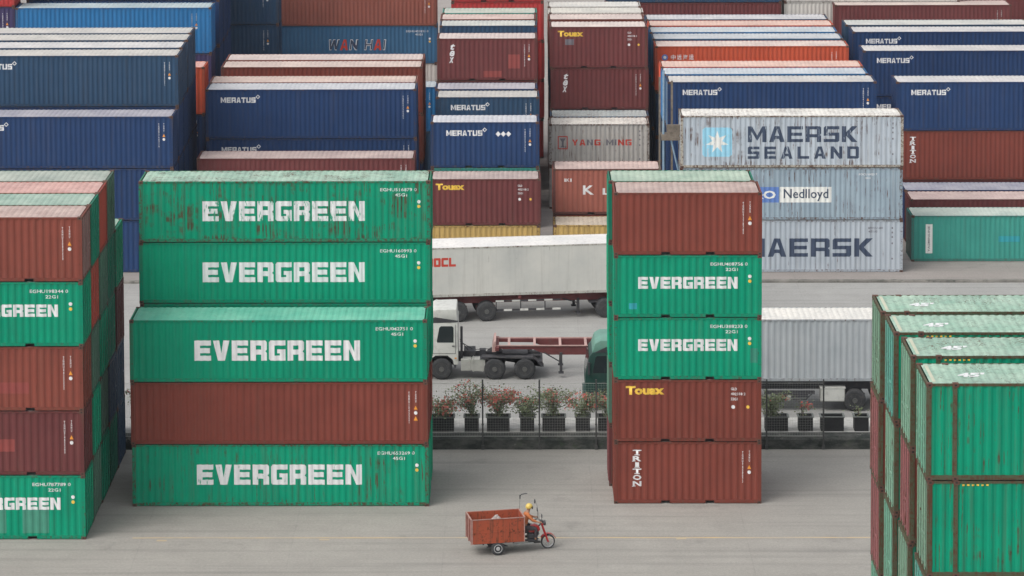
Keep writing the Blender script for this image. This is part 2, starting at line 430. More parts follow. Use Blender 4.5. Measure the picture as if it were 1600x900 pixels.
SITES = []
def container(T, H, x, y, z, color, label, group, marks=(), wear=.25, doors='R', roof=None, smooth=False, rz=0, name="shipping_container", frame=None, jig=True, doorcol=None, fresh=False):
    h = HH if H == 'H' else SS; L = LEN[T]
    if jig:
        x += random.uniform(-.035, .035); y += random.uniform(-.02, .02)
    root = thing(name, label, "container", (x, y, z), rz, group)
    j = random.uniform(.93, 1.07)
    c = tuple(min(1, v * j) for v in color)
    cw = c + (wear,)
    place("side_panel", cached(('side', T, h, smooth), lambda: m_side(T, h, smooth)), root, color=cw)
    place("side_panel", cached(('side', T, h, smooth), lambda: None), root, loc=(L, W, 0), rz=math.pi, color=cw)
    place("roof_panel", cached(('roof', T, h, smooth, fresh), lambda: m_roof(T, h, smooth, fresh)), root, color=(tuple(v * .66 for v in roof) if roof else c) + (wear,))
    fc = frame or tuple(v * .85 for v in c)
    fr = place("frame", cached(('frame', T, h), lambda: m_frame(T, h)), root, color=fc + (min(1, wear + .2),))
    place("floor", cached(('floor', T), lambda: m_floor(T)), root)
    e_loc, e_rz, d_loc, d_rz = ((0, 0, 0), 0, (L, W, 0), math.pi) if doors == 'R' else ((L, W, 0), math.pi, (0, 0, 0), 0)
    place("end_panel", cached(('end', h), lambda: m_end(h)), root, loc=e_loc, rz=e_rz, color=cw)
    for s in (0, 1):
        d = place("door", cached(('door', h, s), lambda: m_door(h, s)), root, loc=d_loc, rz=d_rz, color=(doorcol or c) + (wear,))
        place("locking_bar", cached(('bars', h, s), lambda: m_bars(h, s)), d, color=tuple(min(1, v * 1.25 + .02) for v in (doorcol or c)) + (wear,))
    for nm, me in marks:
        place(nm, me, root, color=cw)
    return root

# ---- sets of markings; every function returns [(part name, mesh)]
def codes(T, H, style=0, seed=1):
    """row of owner code with check box, two round stickers (green/brown boxes)"""
    L = LEN[T]; h = HH if H == 'H' else SS
    ps = [font_mesh(code_text(seed), L - 2.10, h - .44, 1.52, .135, .012), font_mesh("45G1" if T != 20 else "22G1", L - 1.48, h - .66, .5, .13, .012)]
    a = [("code_marking", mark_mesh(('code', seed, H, i), "code_marking", [p], T, M['white'])) for i, p in enumerate(ps)]
    b = mark_mesh(('stk', H), "sticker", [curve_mesh([disc(L - .49, h - .88, .075)])], T, M['white'])
    c = mark_mesh(('stk2', H), "sticker", [curve_mesh([disc(L - .49, h - 1.08, .07)])], T, M['yellow'])
    return a + [("sticker", b), ("sticker", c)]
def vcodes(T, H, seed=1, off=.0, tri=False):
    """vertical code lines near the right end with stickers below"""
    L = LEN[T]; h = HH if H == 'H' else SS
    r = random.Random(seed); s = "TGHU" + "".join(r.choice("0123456789") for _ in range(7))
    ps = [font_mesh(s, L - .80 - off, h - 1.72, .055, 1.32, .02, vertical=True), font_mesh(s[:4] + "22G1"[:0], L - .52 - off, h - .84, .05, .46, .02, vertical=True)]
    out = [("code_marking", mark_mesh(('vc', seed, H, off, i), "code_marking", [p], T, M['white'])) for i, p in enumerate(ps)]
    out.append(("sticker", mark_mesh(('vs', H, off, tri), "sticker", [curve_mesh([disc(L - .50 - off, h - 1.28, .075)])], T, M['white'])))
    c = [(L - .58 - off, h - 1.14), (L - .42 - off, h - 1.14), (L - .50 - off, h - .98)]
    out.append(("sticker", mark_mesh(('vt', H, off, tri), "sticker", [curve_mesh([c])], T, M['orange'])))
    if tri:
        c = [(L - .59 - off, h - 1.60), (L - .41 - off, h - 1.60), (L - .50 - off, h - 1.42)]
        out.append(("sticker", mark_mesh(('vt2', H, off), "sticker", [curve_mesh([c])], T, M['orange'])))
    return out
def evergreen(T, H, seed=1):
    if T == 20: c = block_contours("EVERGREEN", 1.0, 1.20, 4.07, .49, .13, .34, .25)
    else: c = block_contours("EVERGREEN", 2.66, .90, 6.78, .84, .13, .34, .25)
    return [("lettering", mark_mesh(('ever', T), "lettering", [curve_mesh(c)], T, M['white']))] + codes(T, H, 0, seed)
def meratus(T, H, seed=1, diamonds=False):
    h = HH if H == 'H' else SS; z = h - .78
    c = block_contours("MERATUS", .88, z, 2.02, .31, .14, .30, .24)
    x, zz, r = 3.03, z + .34, .13
    c += [[(x - r, zz), (x, zz - r), (x + r, zz), (x, zz + r)], [(x - r*.55, zz), (x, zz - r*.55), (x + r*.55, zz), (x, zz + r*.55)]]
    out = [("lettering", mark_mesh(('mer', H), "lettering", [curve_mesh(c)], T, M['white']))] + vcodes(T, H, seed)
    if diamonds:
        d = []
        for i in range(3):
            x = 3.78 + i * .29; zz = z + .10; r = .15
            d.append([(x - r, zz), (x, zz - r), (x + r, zz), (x, zz + r)])
        out.append(("emblem", mark_mesh(('dia', H), "emblem", [curve_mesh([q]) for q in d], T, M['white'])))
    return out
def triton(T, H):
    h = HH if H == 'H' else SS; ps = []; z = h - .30 - .255
    for i, ch in enumerate("TRITON"):
        w = .16 if ch == 'I' else .36
        x = .95 - w / 2
        ps.append(font_mesh(ch, x, z - i * .262, w, .215, .035))
        if ch in "TRIN":
            ps.append(curve_mesh([rect(x - .03, z - i*.262 - .012, x + (.12 if ch in "RN" else w + .03), z - i*.262 + .02)])) if ch in "RN" else ps.append(curve_mesh([rect(.95 - .11, z - i*.262 - .014, .95 + .11, z - i*.262 + .02)]))
    return [("lettering", mark_mesh(('tri', H), "lettering", ps, T, M['white'], .006))] + vcodes(T, H, 5, off=.0)
def touax(T, H, x0=.5, seed=3):
    h = HH if H == 'H' else SS; z = h - .62
    ps = [font_mesh("T", x0, z, .40, .36, .05), font_mesh("ouax", x0 + .36, z, 1.22, .27, .05)]
    out = [("lettering", mark_mesh(('tou', H, x0), "lettering", ps, T, M['yellow']))]
    L = LEN[T]; ps = [font_mesh(s, L - 1.25, h - .44 - i * .21, w, .11, .02) for i, (s, w) in enumerate((("GLD", .25), ("402318 2", .60), ("22G1", .28)))]
    out += [("code_marking", mark_mesh(('toc', H, i), "code_marking", [p], T, M['white'])) for i, p in enumerate(ps)]
    out.append(("sticker", mark_mesh(('tos', H), "sticker", [curve_mesh([disc(L - 1.15, h - 1.14, .08)])], T, M['white'])))
    out.append(("sticker", mark_mesh(('tos2', H), "sticker", [curve_mesh([disc(L - .55, h - 1.14, .07)])], T, M['yellow'])))
    return out
def tex(T, H):
    h = HH if H == 'H' else SS; z = h - .45
    ps = [font_mesh(ch, .72 + .04 * (2 - i), z - i * .40 - .25, .30, .36, .03, .3) for i, ch in enumerate("tex")]
    return [("lettering", mark_mesh(('tex', H), "lettering", ps, T, M['white'], .006))] + vcodes(T, H, 9)
def plain(T, H, seed=2): return vcodes(T, H, seed)
def patch(key, T, x0, z0, x1, z1, mat): return ("paint_patch", mark_mesh((key, x0, z0, x1, z1), "paint_patch", [curve_mesh([rect(x0, z0, x1, z1)])], T, M[mat], .0025))
def sealand(T, H):
    ps = [curve_mesh(block_contours("MAERSK", 3.68, 1.42, 6.0, .88, .16, .27, .20))]
    ps.append(curve_mesh(block_contours("SEALAND", 3.68, .50, 6.08, .68, .42, .27, .22)))
    out = [("lettering", mark_mesh('sl', "lettering", ps, T, M['navy']))]
    return out + star_logo(T, 1.20, .62, 1.62) + vdots(T, H)
def star_logo(T, x, z, s):
    a, b = .12, s - .12
    sq = [(x + .12, z), (x + s - .12, z), (x + s, z + .12), (x + s, z + s - .12), (x + s - .12, z + s), (x + .12, z + s), (x, z + s - .12), (x, z + .12)]
    cx, cz = x + s/2, z + s/2; st = []
    for k in range(14):
        r = s * (.39 if k % 2 == 0 else .17); t = math.pi/2 + k * math.pi / 7
        st.append((cx + r*math.cos(t), cz + r*math.sin(t)))
    return [("emblem", mark_mesh('slq', "emblem", [curve_mesh([sq])], T, M['skyblue'], .003)),
            ("emblem", mark_mesh('sls', "emblem", [curve_mesh([st])], T, M['cream'], .008))]
def vdots(T, H):
    h = HH if H == 'H' else SS; L = LEN[T]
    ps = [curve_mesh([rect(L - .62, h - zz, L - .54, h - zz + .1)]) for zz in (.5, .75, 1.0, 1.35, 2.2)]
    return [("code_marking", mark_mesh(('vd', H), "code_marking", ps, T, M['grey']))]
def nedlloyd(T, H):
    out = [("sign_panel", mark_mesh('nd1', "sign_panel", [curve_mesh([rect(5.47, .98, 8.30, 1.84)])], T, M['cream'], .003)),
           ("sign_panel", mark_mesh('nd2', "sign_panel", [curve_mesh([rect(3.35, .98, 5.42, 1.84)])], T, M['blue'], .003)),
           ("lettering", mark_mesh('nd3', "lettering", [font_mesh("Nedlloyd", 5.68, 1.05, 2.45, .68, .012)], T, M['navy'], .008)),
           ("lettering", mark_mesh('nd4', "lettering", [font_mesh("P&O", 3.6, 1.18, 1.65, .46, .03)], T, M['cream'], .008))]
    L = LEN[T]; out.append(("code_marking", mark_mesh('nd5', "code_marking", [font_mesh("POCU 0423 7", L - 2.4, HH - .42, 1.0, .11, .02), font_mesh("4510", L - 2.05, HH - .62, .3, .1, .02)], T, M['white'])))
    return out
def maersk(T, H):
    c = block_contours("MAERSK", 3.40, .86, 7.15, 1.02, .16, .27, .20)
    L = LEN[T]; cm = [font_mesh("MWCU 680", L - 1.9, HH - .50, .8, .12, .02), font_mesh("4510", L - 1.9, HH - .7, .5, .12, .02)]
    return [("lettering", mark_mesh('mk', "lettering", [curve_mesh(c)], T, M['navy'])), ("code_marking", mark_mesh('mkc', "code_marking", cm, T, M['grey']))] + vdots(T, H)
def kline(T, H):
    ps = [font_mesh("K", 1.68, 1.13, .62, .52, .03), font_mesh("L", 2.78, 1.13, .40, .36, .03), font_mesh("INE", 3.35, 1.13, 1.25, .36, .03)]
    ps += [curve_mesh([rect(.65, 1.86, .72, 2.04)]), font_mesh("K", .76, 1.86, .18, .18, .02), curve_mesh([rect(.98, 1.86, 1.05, 2.04)])]
    return [("lettering", mark_mesh('kl', "lettering", ps, T, M['white'])), patch('klp', T, 3.0, .2, 5.8, 2.4, 'redpatch')] + vcodes(T, H, 4)
def yang(T, H):
    r = block_contours("YANG MING", 1.38, 1.28, 3.6, .36, .22, .28, .22, only=(0, 1, 3, 7, 8))
    g = block_contours("YANG MING", 1.38, 1.28, 3.6, .36, .22, .28, .22, only=(2, 5, 6))
    x, z, s = .52, 1.05, .60
    fr = [rect(x, z, x + s, z + .8), rect(x + .06, z + .06, x + s - .06, z + .74)]
    tt = [(x + .12, z + .66), (x + s - .12, z + .66), (x + .36, z + .46), (x + .36, z + .2), (x + .44, z + .12), (x + .16, z + .12), (x + .24, z + .2), (x + .24, z + .46)]
    return [("lettering", mark_mesh('ym1', "lettering", [curve_mesh(r)], T, M['red'])), ("lettering", mark_mesh('ym2', "lettering", [curve_mesh(g)], T, M['grey'])),
            ("emblem", mark_mesh('ym3', "emblem", [curve_mesh(fr)], T, M['red'])), ("emblem", mark_mesh('ym4', "emblem", [curve_mesh([tt])], T, M['grey']))] + vdots(T, H)
def wanhai(T, H):
    tx = "WAN HAI"; w = block_contours(tx, 4.75, .93, 3.9, .74, .18, .28, .22, shear=.12, only=(0, 2, 4, 6))
    r = block_contours(tx, 4.75, .93, 3.9, .74, .18, .28, .22, shear=.12, only=(1, 5))
    inner = block_contours(tx, 4.79, .97, 3.82, .66, .24, .18, .13, shear=.12, only=(0, 2, 4, 6))
    return [("lettering", mark_mesh('wh1', "lettering", [curve_mesh(w)], T, M['white'])), ("lettering", mark_mesh('wh3', "lettering", [curve_mesh(inner)], T, M['navy'], .008)),
            ("lettering", mark_mesh('wh2', "lettering", [curve_mesh(r)], T, M['red']))] + codes(T, H, 0, 77)
def sidecai(T, H):
    me = font_mesh("CAI", 0, 0, 1.1, .36, .04)
    for v in me.vertices: v.co = (.75 + v.co.y, 1.0 + v.co.x, 0)
    return [("lettering", mark_mesh('cai', "lettering", [me], T, M['white']))] + vcodes(T, H, 31)
def bigwhite(T, H):
    ps = [curve_mesh(block_contours("CAC A MAINE", 3.5, .95, 5.5, .85, .3, .3, .24))]
    ps += [font_mesh(c, 1.0 + i * .38, 2.03, .30, .32, .015) for i, c in enumerate("\u4e2d\u8fdc\u6d77\u8fd0")]
    return [("lettering", mark_mesh('bw', "lettering", ps, T, M['white'])), ("emblem", mark_mesh('bwe', "emblem", [curve_mesh([disc(.62, 2.18, .2)])], T, M['blue'], .003)),
            ("emblem", mark_mesh('bwf', "emblem", [curve_mesh([disc(.62, 2.18, .10)])], T, M['white'], .008))] + vcodes(T, H, 8, off=.3)
def tealsign(T, H):
    txt = font_mesh("YASMINLINE", 0, 0, 1.45, .11, .01)
    for v in txt.vertices: v.co = (1.03 - v.co.y, .55 + v.co.x, 0)
    return [("sign_panel", mark_mesh('ts', "sign_panel", [curve_mesh([rect(.80, .46, 1.18, 2.10)])], T, M['cream'], .003)),
            ("lettering", mark_mesh('tt', "lettering", [txt], T, M['grey'], .008)), patch('tp', T, 4.85, 1.1, 6.05, 1.42, 'turq')]
def redtext(T, H):
    return [("lettering", mark_mesh('rt', "lettering", [curve_mesh(block_contours("CAI", .8, .18, .9, .5))], T, M['white']))]

# ------------------------------------------------------------------ colours (paint, linear)
C = dict(green=(.0003,.262,.148), green2=(.006,.20,.125), brown=(.185,.048,.035), maroon=(.14,.042,.042), navy=(.018,.046,.125), slate=(.028,.066,.125),
         blue=(.025,.155,.36), wblue=(.045,.13,.24), orange=(.56,.10,.05), red=(.42,.045,.045), redor=(.40,.07,.05), grey=(.46,.44,.41),
         sea=(.42,.47,.52), sea2=(.30,.38,.44), teal=(.05,.29,.24), yellow=(.50,.34,.12), beige=(.58,.56,.52), rose=(.29,.10,.075),
         rust=(.225,.062,.045), olive=(.085,.17,.125), purple=(.055,.045,.11), white=(.60,.60,.57))
ORD = ["front", "second", "third", "fourth", "fifth", "sixth", "seventh", "eighth", "ninth", "tenth"]
def tiername(i, n):
    k = n - 1 - i
    if k == 0: return "top"
    if i == 0: return "bottom"
    return ("second from top", "third from top", "fourth from top")[min(k - 1, 2)]
def stack(T, x, y, tiers, block, row, group, right=False):
    """tiers from the ground up: (height, colour key, colour words, marks, options)"""
    z = 0.0; n = len(tiers); out = []
    if right: x = x - LEN[T]
    for i, t in enumerate(tiers):
        H, ck, words = t[0], t[1], t[2]; marks = t[3] if len(t) > 3 else (); opt = dict(t[4]) if len(t) > 4 else {}
        rowtxt = f", {row} row" if row else ""
        lab = f"{words}, {tiername(i, n)}{rowtxt} of {block}"
        dx = opt.pop('dx', 0); TT = opt.pop('T', T)
        out.append(container(TT, H, x + dx, y, z, C[ck], lab, group, marks(TT, H) if callable(marks) else marks, **opt))
        z += HH if H == 'H' else SS
    return out

# ---------------- near left block (20 ft, right ends aligned)
GL = "containers of the near left block"; BL = "near left block"
LX = -17.22
def L_(s=1): return lambda T, H: evergreen(T, H, s)
pal = [
    [('S','green','green container with white letters and repainted panels', lambda T,H: evergreen(T,H,11)+[patch('a',T,2.0,.25,2.9,1.25,'mint'),patch('b',T,3.55,.25,4.6,1.3,'mint'),patch('c',T,1.9,1.3,2.7,1.9,'mint')], dict(wear=.35)),
     ('S','maroon','dark red brown container', lambda T,H: plain(T,H,12)+[patch('d',T,2.6,.95,3.3,1.45,'redpatch')], dict(wear=.35)),
     ('S','rust','rust brown container with red patch', lambda T,H: plain(T,H,13)+[patch('e',T,2.4,.7,3.9,1.15,'redpatch')], dict(wear=.3)),
     ('S','green','clean green container with white letters', L_(14), dict(wear=.1)),
     ('S','rust','brown container with scuffed side', lambda T,H: plain(T,H,15), dict(wear=.3, doorcol=(.26,.15,.14)))],
    [('S','olive','grey green container', (), {}), ('S','green','green container', L_(21), {}), ('S','olive','grey green container', (), {}), ('S','redor','orange red container', (), {}), ('S','green2','faded green container', L_(22), {})],
    [('S','green','green container', L_(23), {}), ('S','olive','grey green container', (), {}), ('S','green','green container', L_(24), {}), ('S','olive','grey container', (), {}), ('S','redor','brick red container', (), dict(doors='L'))],
    [('S','green2','dark green container', L_(25), {}), ('S','slate','dark slate container', (), {}), ('S','green2','dark green container', L_(26), {}), ('S','green2','green container', L_(27), {}), ('S','olive','grey green container', (), {})],
    [('S','slate','dark slate container', (), {}), ('S','slate','dark slate container', (), {}), ('S','maroon','dark maroon container', (), {}), ('S','green','green container with bright roof', L_(28), {})],
]
for r, (yy, tiers) in enumerate(zip((122.30, 124.80, 127.30, 129.82, 132.4), pal)):
    stack(20, LX, yy, tiers, BL, ORD[r], GL, right=True)

# ---------------- left centre stack (40 ft): three high in front of five high
GA = "containers of the left centre stack"
stack(40, -15.93, 126.75, [
    ('S','green','green container with worn white letters', lambda T,H: evergreen(T,H,41), dict(wear=.75)),
    ('S','brown','plain rust brown long container', lambda T,H: vcodes(T,H,42,tri=True), dict(wear=.25)),
    ('S','green','green container with pale green roof and clean letters', lambda T,H: evergreen(T,H,43), dict(wear=.22, roof=(.02,.62,.42), fresh=True))],
    "low stack left of centre", "", GA)
stack(40, -15.90, 129.72, [
    ('S','green','green container', L_(44), {}), ('S','brown','brown container', (), {}), ('S','green','green container', L_(45), {}),
    ('S','green','green container with clean white letters', L_(46), dict(wear=.2)),
    ('S','green','rust streaked green container with broken white letters', lambda T,H: evergreen(T,H,47), dict(wear=1.0))],
    "tall stack left of centre", "", GA)

# ---------------- right centre stack (20 ft)
GB = "containers of the right centre stack"
stack(20, 3.89, 127.10, [
    ('S','brown','rust brown container with vertical white letters', lambda T,H: triton(T,H), dict(wear=.2)),
    ('S','brown','red brown container with yellow letters', lambda T,H: touax(T,H), dict(wear=.35)),
    ('S','green','green container with dull patch', lambda T,H: evergreen(T,H,51)+[patch('f',T,5.6,.7,5.9,1.3,'darkgreen')], dict(wear=.3)),
    ('S','green','bright green container with white letters', lambda T,H: evergreen(T,H,52)+[patch('g',T,.62,.35,.95,.6,'turq')], dict(wear=.12)),
    ('S','brown','plain brown container', lambda T,H: plain(T,H,53), dict(wear=.15))],
    "stack right of centre", "front", GB)
stack(20, 3.74, 129.65, [
    ('S','maroon','maroon container', (), dict(doors='L')), ('S','olive','grey green container', (), dict(doors='L')), ('S','green','green container', L_(54), dict(doors='L')),
    ('S','green','green container', L_(55), dict(doors='L')), ('S','green2','faded green container', L_(56), dict(wear=.3, doors='L', roof=(.08,.36,.20)))],
    "stack right of centre", "rear", GB)

# ---------------- near right block (45 ft high cubes)
GR = "containers of the near right block"; BRt = "near right block"
def roofmark(T, H):
    c = block_contours("S", 0, 0, .5, .5); me = curve_mesh(block_contours("45", 1.6, 1.0, .62, .55, .2, .3, .25))
    return me
gtrim = dict(frame=(.075,.085,.05), wear=.75, doors='L')
rr = [
    [('H','green','green long container'), ('H','brown','brown long container'), ('H','green','green long container with yellow dashes'), ('H','green','bright green long container'), ('H','green','rust framed green long container')],
    [('H','green','green long container'), ('H','green','green long container'), ('H','green2','faded green long container'), ('H','brown','dark brown long container'), ('H','green','pale roofed green long container')],
    [('H','brown','brown long container'), ('H','green','green long container'), ('H','green2','weathered green long container'), ('H','green2','faded green long container'), ('H','green','mint roofed green long container')],
    [('H','green','green long container'), ('H','green','green long container'), ('H','maroon','maroon long container'), ('H','brown','brown long container'), ('H','green','green long container with white roof mark')],
]
near_right = []
for r, (xx, yy, tiers) in enumerate(zip((11.90, 11.80, 11.69, 11.57), (90.48, 93.76, 96.76, 99.52), rr)):
    tt_ = []
    for t in tiers: tt_.append(t + ((), dict(gtrim, doorcol=((.13,.29,.21), (.17,.30,.22), (.09,.27,.22), (.15,.25,.18))[(r + len(tt_)) % 4] if 'green' in t[1] else (.22,.085,.085))))
    tt = tt_
    near_right.append(stack(45, xx, yy, tt, BRt, ORD[r], GR))

# ---------------- far blocks: rows on a common grid
Y0, PY = 170.75, 2.93
def ry(r): return Y0 + PY * r
KM = lambda s: (lambda T, H: meratus(T, H, s))
nv = lambda s, w='navy container with small white lettering', ck='navy', **o: ('H', ck, w, KM(s), o)
# far left block
GG = "containers of the far left block"; BG = "far left block"; GX = -19.0
stack(40, -18.95, ry(0), [nv(61), nv(62), nv(63, 'deep blue container with lavender roof', roof=(.16,.17,.34))], BG, "front", GG, right=True)
for k, r in enumerate((1.08, 2.1, 3.12, 4.08)):
    rc = ((.50,.48,.46), (.62,.62,.66), (.50,.49,.46), (.48,.48,.47))[k]
    stack(40, GX - .05*k, Y0 + PY * r, [nv(64 + k), nv(65 + k), nv(66 + k), ('H', 'slate', 'slate blue container with pale roof', KM(70 + k), dict(roof=rc))], BG, ORD[k + 1], GG, right=True)
stack(40, -19.0, ry(6.0), [nv(74), nv(75), ('H','orange','bright orange container', (), dict())], BG, ORD[5], GG, right=True)
stack(40, -19.05, ry(7.85), [nv(76), nv(77), ('H','purple','dark purple container', (), {}), ('H','blue','bright blue container with pale blue roof', lambda T,H: vcodes(T,H,78,off=.45), dict(roof=(.30,.52,.62)))], BG, ORD[6], GG, right=True)
for k, r in enumerate((9, 10, 11)):
    stack(40, -18.9, ry(r), [nv(80 + k), nv(83 + k), nv(86 + k), nv(89 + k), nv(92 + k, 'topmost navy container' , ck=('navy','purple','slate')[k])], BG, ORD[7 + k], GG, right=True)
# block at the left picture edge
GQ = "containers at the far left picture edge"
stack(40, -31.35, ry(8), [nv(95), nv(96), nv(97, 'dark blue container', 'purple'), nv(98, 'dark blue container with white codes', 'purple'), ('H','red','dark red container', (), {})], "far block at left picture edge", "", GQ, right=True)

# second far block
GM = "containers of the second far block"; BM = "second far block"
stack(40, -18.03, 173.75, [('H','navy','navy container', (), {}), ('H','maroon','maroon container with pink roof', lambda T,H: vcodes(T,H,101), dict(roof=(.36,.16,.16)))], BM, "front", GM)
stack(40, -18.08, 179.88, [nv(102), nv(103), nv(104, 'royal blue container with pale roof', roof=(.50,.55,.66))], BM, "second", GM)
stack(40, -18.10, 182.50, [('H','brown','brown container', (), {}), ('H','brown','brown container', (), {}), ('H','rose','salmon roofed brown container', (), dict(roof=(.62,.36,.28)))], BM, "third", GM)
stack(40, -17.95, 188.30, [('H','navy','navy container', (), {}), ('H','brown','brown container', (), {}), ('H','brown','brick brown container with pale pink roof', (), dict(roof=(.66,.42,.35)))], BM, "fourth", GM)
stack(40, -17.95, 191.20, [('H','navy','navy container', (), {}), ('H','brown','brown container', (), {}), ('H','rose','rose roofed brown container', (), dict(roof=(.62,.44,.42)))], BM, "fifth", GM)
stack(40, -17.35, 198.60, [('H','slate','slate container', (), {}), ('H','blue','bright blue container with light roof', lambda T,H: vcodes(T,H,105), dict(roof=(.45,.60,.72)))], BM, "sixth", GM)
stack(40, -15.86, 206.6, [('H','navy','navy container', (), {}), ('H','slate','slate container', (), {}), ('H','slate','dark slate container with white codes', lambda T,H: vcodes(T,H,106,off=.25), {}), ('H','slate','dark slate blue container', lambda T,H: vcodes(T,H,107,off=.25), {}), ('H','navy','navy container', (), {})], "far dark stack behind", "", GM, right=True)
stack(40, -17.75, 212.3, [('S','brown','brown container', (), {}), ('S','beige','pale grey container', (), {}), ('S','wblue','medium blue container with outlined red and white letters', wanhai, dict(wear=.05)), ('S','rose','faded brick container with sideways letters', sidecai, dict(wear=.3)), ('S','slate','slate container', (), {})], "tall far stack", "", GM)

# third far block (20 ft)
G3 = "containers of the third far block"; B3 = "third far block"
stack(20, -4.89, ry(0), [('S','yellow','ochre yellow container', (), dict(wear=.6)), ('S','maroon','maroon container with yellow letters', lambda T,H: touax(T,H,.30), dict(roof=(.38,.20,.19)))], B3, "front", G3)
stack(20, -4.91, 174.0, [('S','brown','brown container', (), {}), nv(110,ck='navy')[:0] or ('S','teal','teal green container', (), {}), ('S','navy','deep blue container with white letters and diamonds', lambda T,H: meratus(T,H,111,True), dict(roof=(.52,.56,.68)))], B3, "second", G3)
stack(20, -4.84, 182.6, [('S','brown','brown container', (), {}), ('S','slate','slate container', (), {}), ('S','slate','slate blue container with white letters', KM(112), dict(roof=(.48,.47,.46)))], B3, "third", G3)
stack(20, -4.92, 185.6, [('S','brown','brown container', (), {}), ('S','slate','slate container', (), {}), ('S','navy','lavender roofed navy container', (), dict(roof=(.32,.32,.46)))], B3, "fourth", G3)
stack(20, -4.95, 188.6, [('S','brown','brown container', (), {}), ('S','maroon','maroon container', (), {}), ('S','maroon','maroon container', (), {}), ('S','maroon','maroon container with curly white letters and red patch', lambda T,H: tex(T,H)+[patch('h',T,4.3,.75,5.0,1.6,'redpatch'),patch('h2',T,2.8,.22,3.9,.6,'redpatch')], dict(roof=(.66,.48,.46)))], B3, "fifth", G3)
stack(20, -4.90, 194.1, [('S','brown','brown container', (), {}), ('S','maroon','maroon container', (), {}), ('S','slate','slate container', (), {}), ('S','slate','dark blue container with pale green roof', (), dict(roof=(.52,.58,.55)))], B3, "sixth", G3)
stack(20, -4.90, 197.0, [('S','brown','brown container', (), {}), ('S','maroon','maroon container', (), {}), ('S','slate','slate container', (), {}), ('S','brown','pink roofed brown container', (), dict(roof=(.66,.38,.34)))], B3, "seventh", G3)
stack(20, -4.88, 199.9, [('S','brown','brown container', (), {}), ('S','maroon','maroon container', (), {}), ('S','slate','slate container', (), {}), ('S','teal','pale green roofed container', (), dict(roof=(.42,.56,.46)))], B3, "eighth", G3)
stack(20, -4.4, 205.0, [('S','red','red container', (), dict(doors='L')), ('S','red','red container', (), {}), ('S','red','red container', (), {}), ('S','red','red container', (), {}), ('S','red','bright red container with white letters', redtext, dict(wear=.05))], B3, "rear", G3)

# fourth far block (20 ft)
G4 = "containers of the fourth far block"; B4 = "fourth far block"
stack(20, 1.93, ry(0.05), [('S','yellow','worn yellow container with pale roof', (), dict(wear=.6, roof=(.55,.42,.26)))], B4, "front", G4)
stack(20, 1.93, 173.7, [('S','brown','brown container', (), {}), ('S','rose','dull red container with white letters', kline, dict(wear=.45, doors='L', roof=(.60,.30,.26), frame=(.12,.05,.045)))], B4, "second", G4)
stack(20, 1.84, 188.25, [('S','grey','grey container', (), {}), ('S','grey','dirty pale grey container with red and grey letters', yang, dict(wear=.8, roof=(1,.98,.9), doors='L'))], B4, "third", G4)
stack(20, 1.90, 190.95, [('S','grey','grey container', (), {}), ('S','wblue','blue container with stained pale blue roof', (), dict(wear=.8, roof=(.36,.50,.54)))], B4, "fourth", G4)
stack(20, 1.97, 193.5, [('S','brown','brown container', (), {}), ('S','maroon','maroon container', (), {}), ('S','maroon','maroon container with curly white letters', tex, {}), ('S','maroon','maroon container with yellow letters and grey smudge', lambda T,H: touax(T,H)+[patch('i',T,.95,1.45,1.5,1.8,'grey')], dict(roof=(.66,.50,.46)))], B4, "fifth", G4)
for k, (yy, ck, rc, w) in enumerate(((196.9, 'brown', (.66,.46,.42), 'pink roofed brown container'), (199.9, 'beige', (.66,.64,.56), 'cream roofed container'), (202.8, 'grey', (.70,.70,.66), 'white roofed container with green tinge'))):
    stack(20, 1.93, yy, [('S','brown','brown container', (), {}), ('S','maroon','maroon container', (), {}), ('S','slate','slate container', (), {}), ('S',ck,w,(),dict(roof=rc,doors='L'))], B4, ORD[5 + k], G4)

# fifth far block
G5 = "containers of the fifth far block"; B5 = "fifth far block"
seal = stack(40, 8.83, 170.6, [
    ('H','sea','pale grey container with large dark blue letters', maersk, dict(wear=.45, roof=(.9,.9,.85))),
    ('H','sea2','blue grey container with white and blue name panels', nedlloyd, dict(wear=.75)),
    ('H','sea','rusty edged pale grey container with star emblem', sealand, dict(wear=.85, roof=(1,.98,.92), frame=(.40,.38,.33)))], "grey stack", "", G5)
stack(40, 8.70, 182.3, [nv(121), nv(122), nv(123, 'navy container with small white letters', roof=(.50,.49,.50), doors='L', doorcol=(.10,.16,.24))], B5, "front", G5)
for k, (yy, xx, ck, rc, w) in enumerate(((185.3, 8.58, 'blue', (.42,.54,.68), 'light blue roofed container'), (188.1, 8.60, 'orange', (.80,.36,.24), 'orange roofed container'))):
    stack(40, xx, yy, [('H','navy','navy container', (), {}), ('H','slate','slate container', (), {}), ('H',ck,w,(),dict(roof=rc,doors='L'))], B5, ORD[k + 1], G5)
stack(40, 8.62, 196.5, [('H','slate','slate container', (), {}), ('H','slate','slate container', (), {}), ('H','orange','red orange container with large white letters', bigwhite, dict(roof=(.76,.52,.46)))], B5, "fourth", G5)
for k, (yy, rc, ck, w) in enumerate(((199.75, (.42,.50,.60), 'wblue', 'grey blue roofed container'), (202.75, (.46,.58,.68), 'blue', 'pale blue roofed container'), (205.75, (.80,.36,.25), 'orange', 'bright orange roofed container'), (208.7, (.52,.54,.62), 'slate', 'lavender grey roofed container'))):
    stack(40, 8.55, yy, [('H','slate','slate container', (), {}), ('H','navy','navy container', (), {}), ('H',ck,w,(),dict(roof=rc,doors='L'))], B5, ORD[k + 4], G5)
stack(40, 18.25, 217.0, [('H','navy','navy container', (), {}), ('H','slate','slate container', (), {}), ('H','maroon','dull maroon container', (), {}), ('H','slate','slate blue container', (), {})], "distant stack behind", "", G5, right=True)
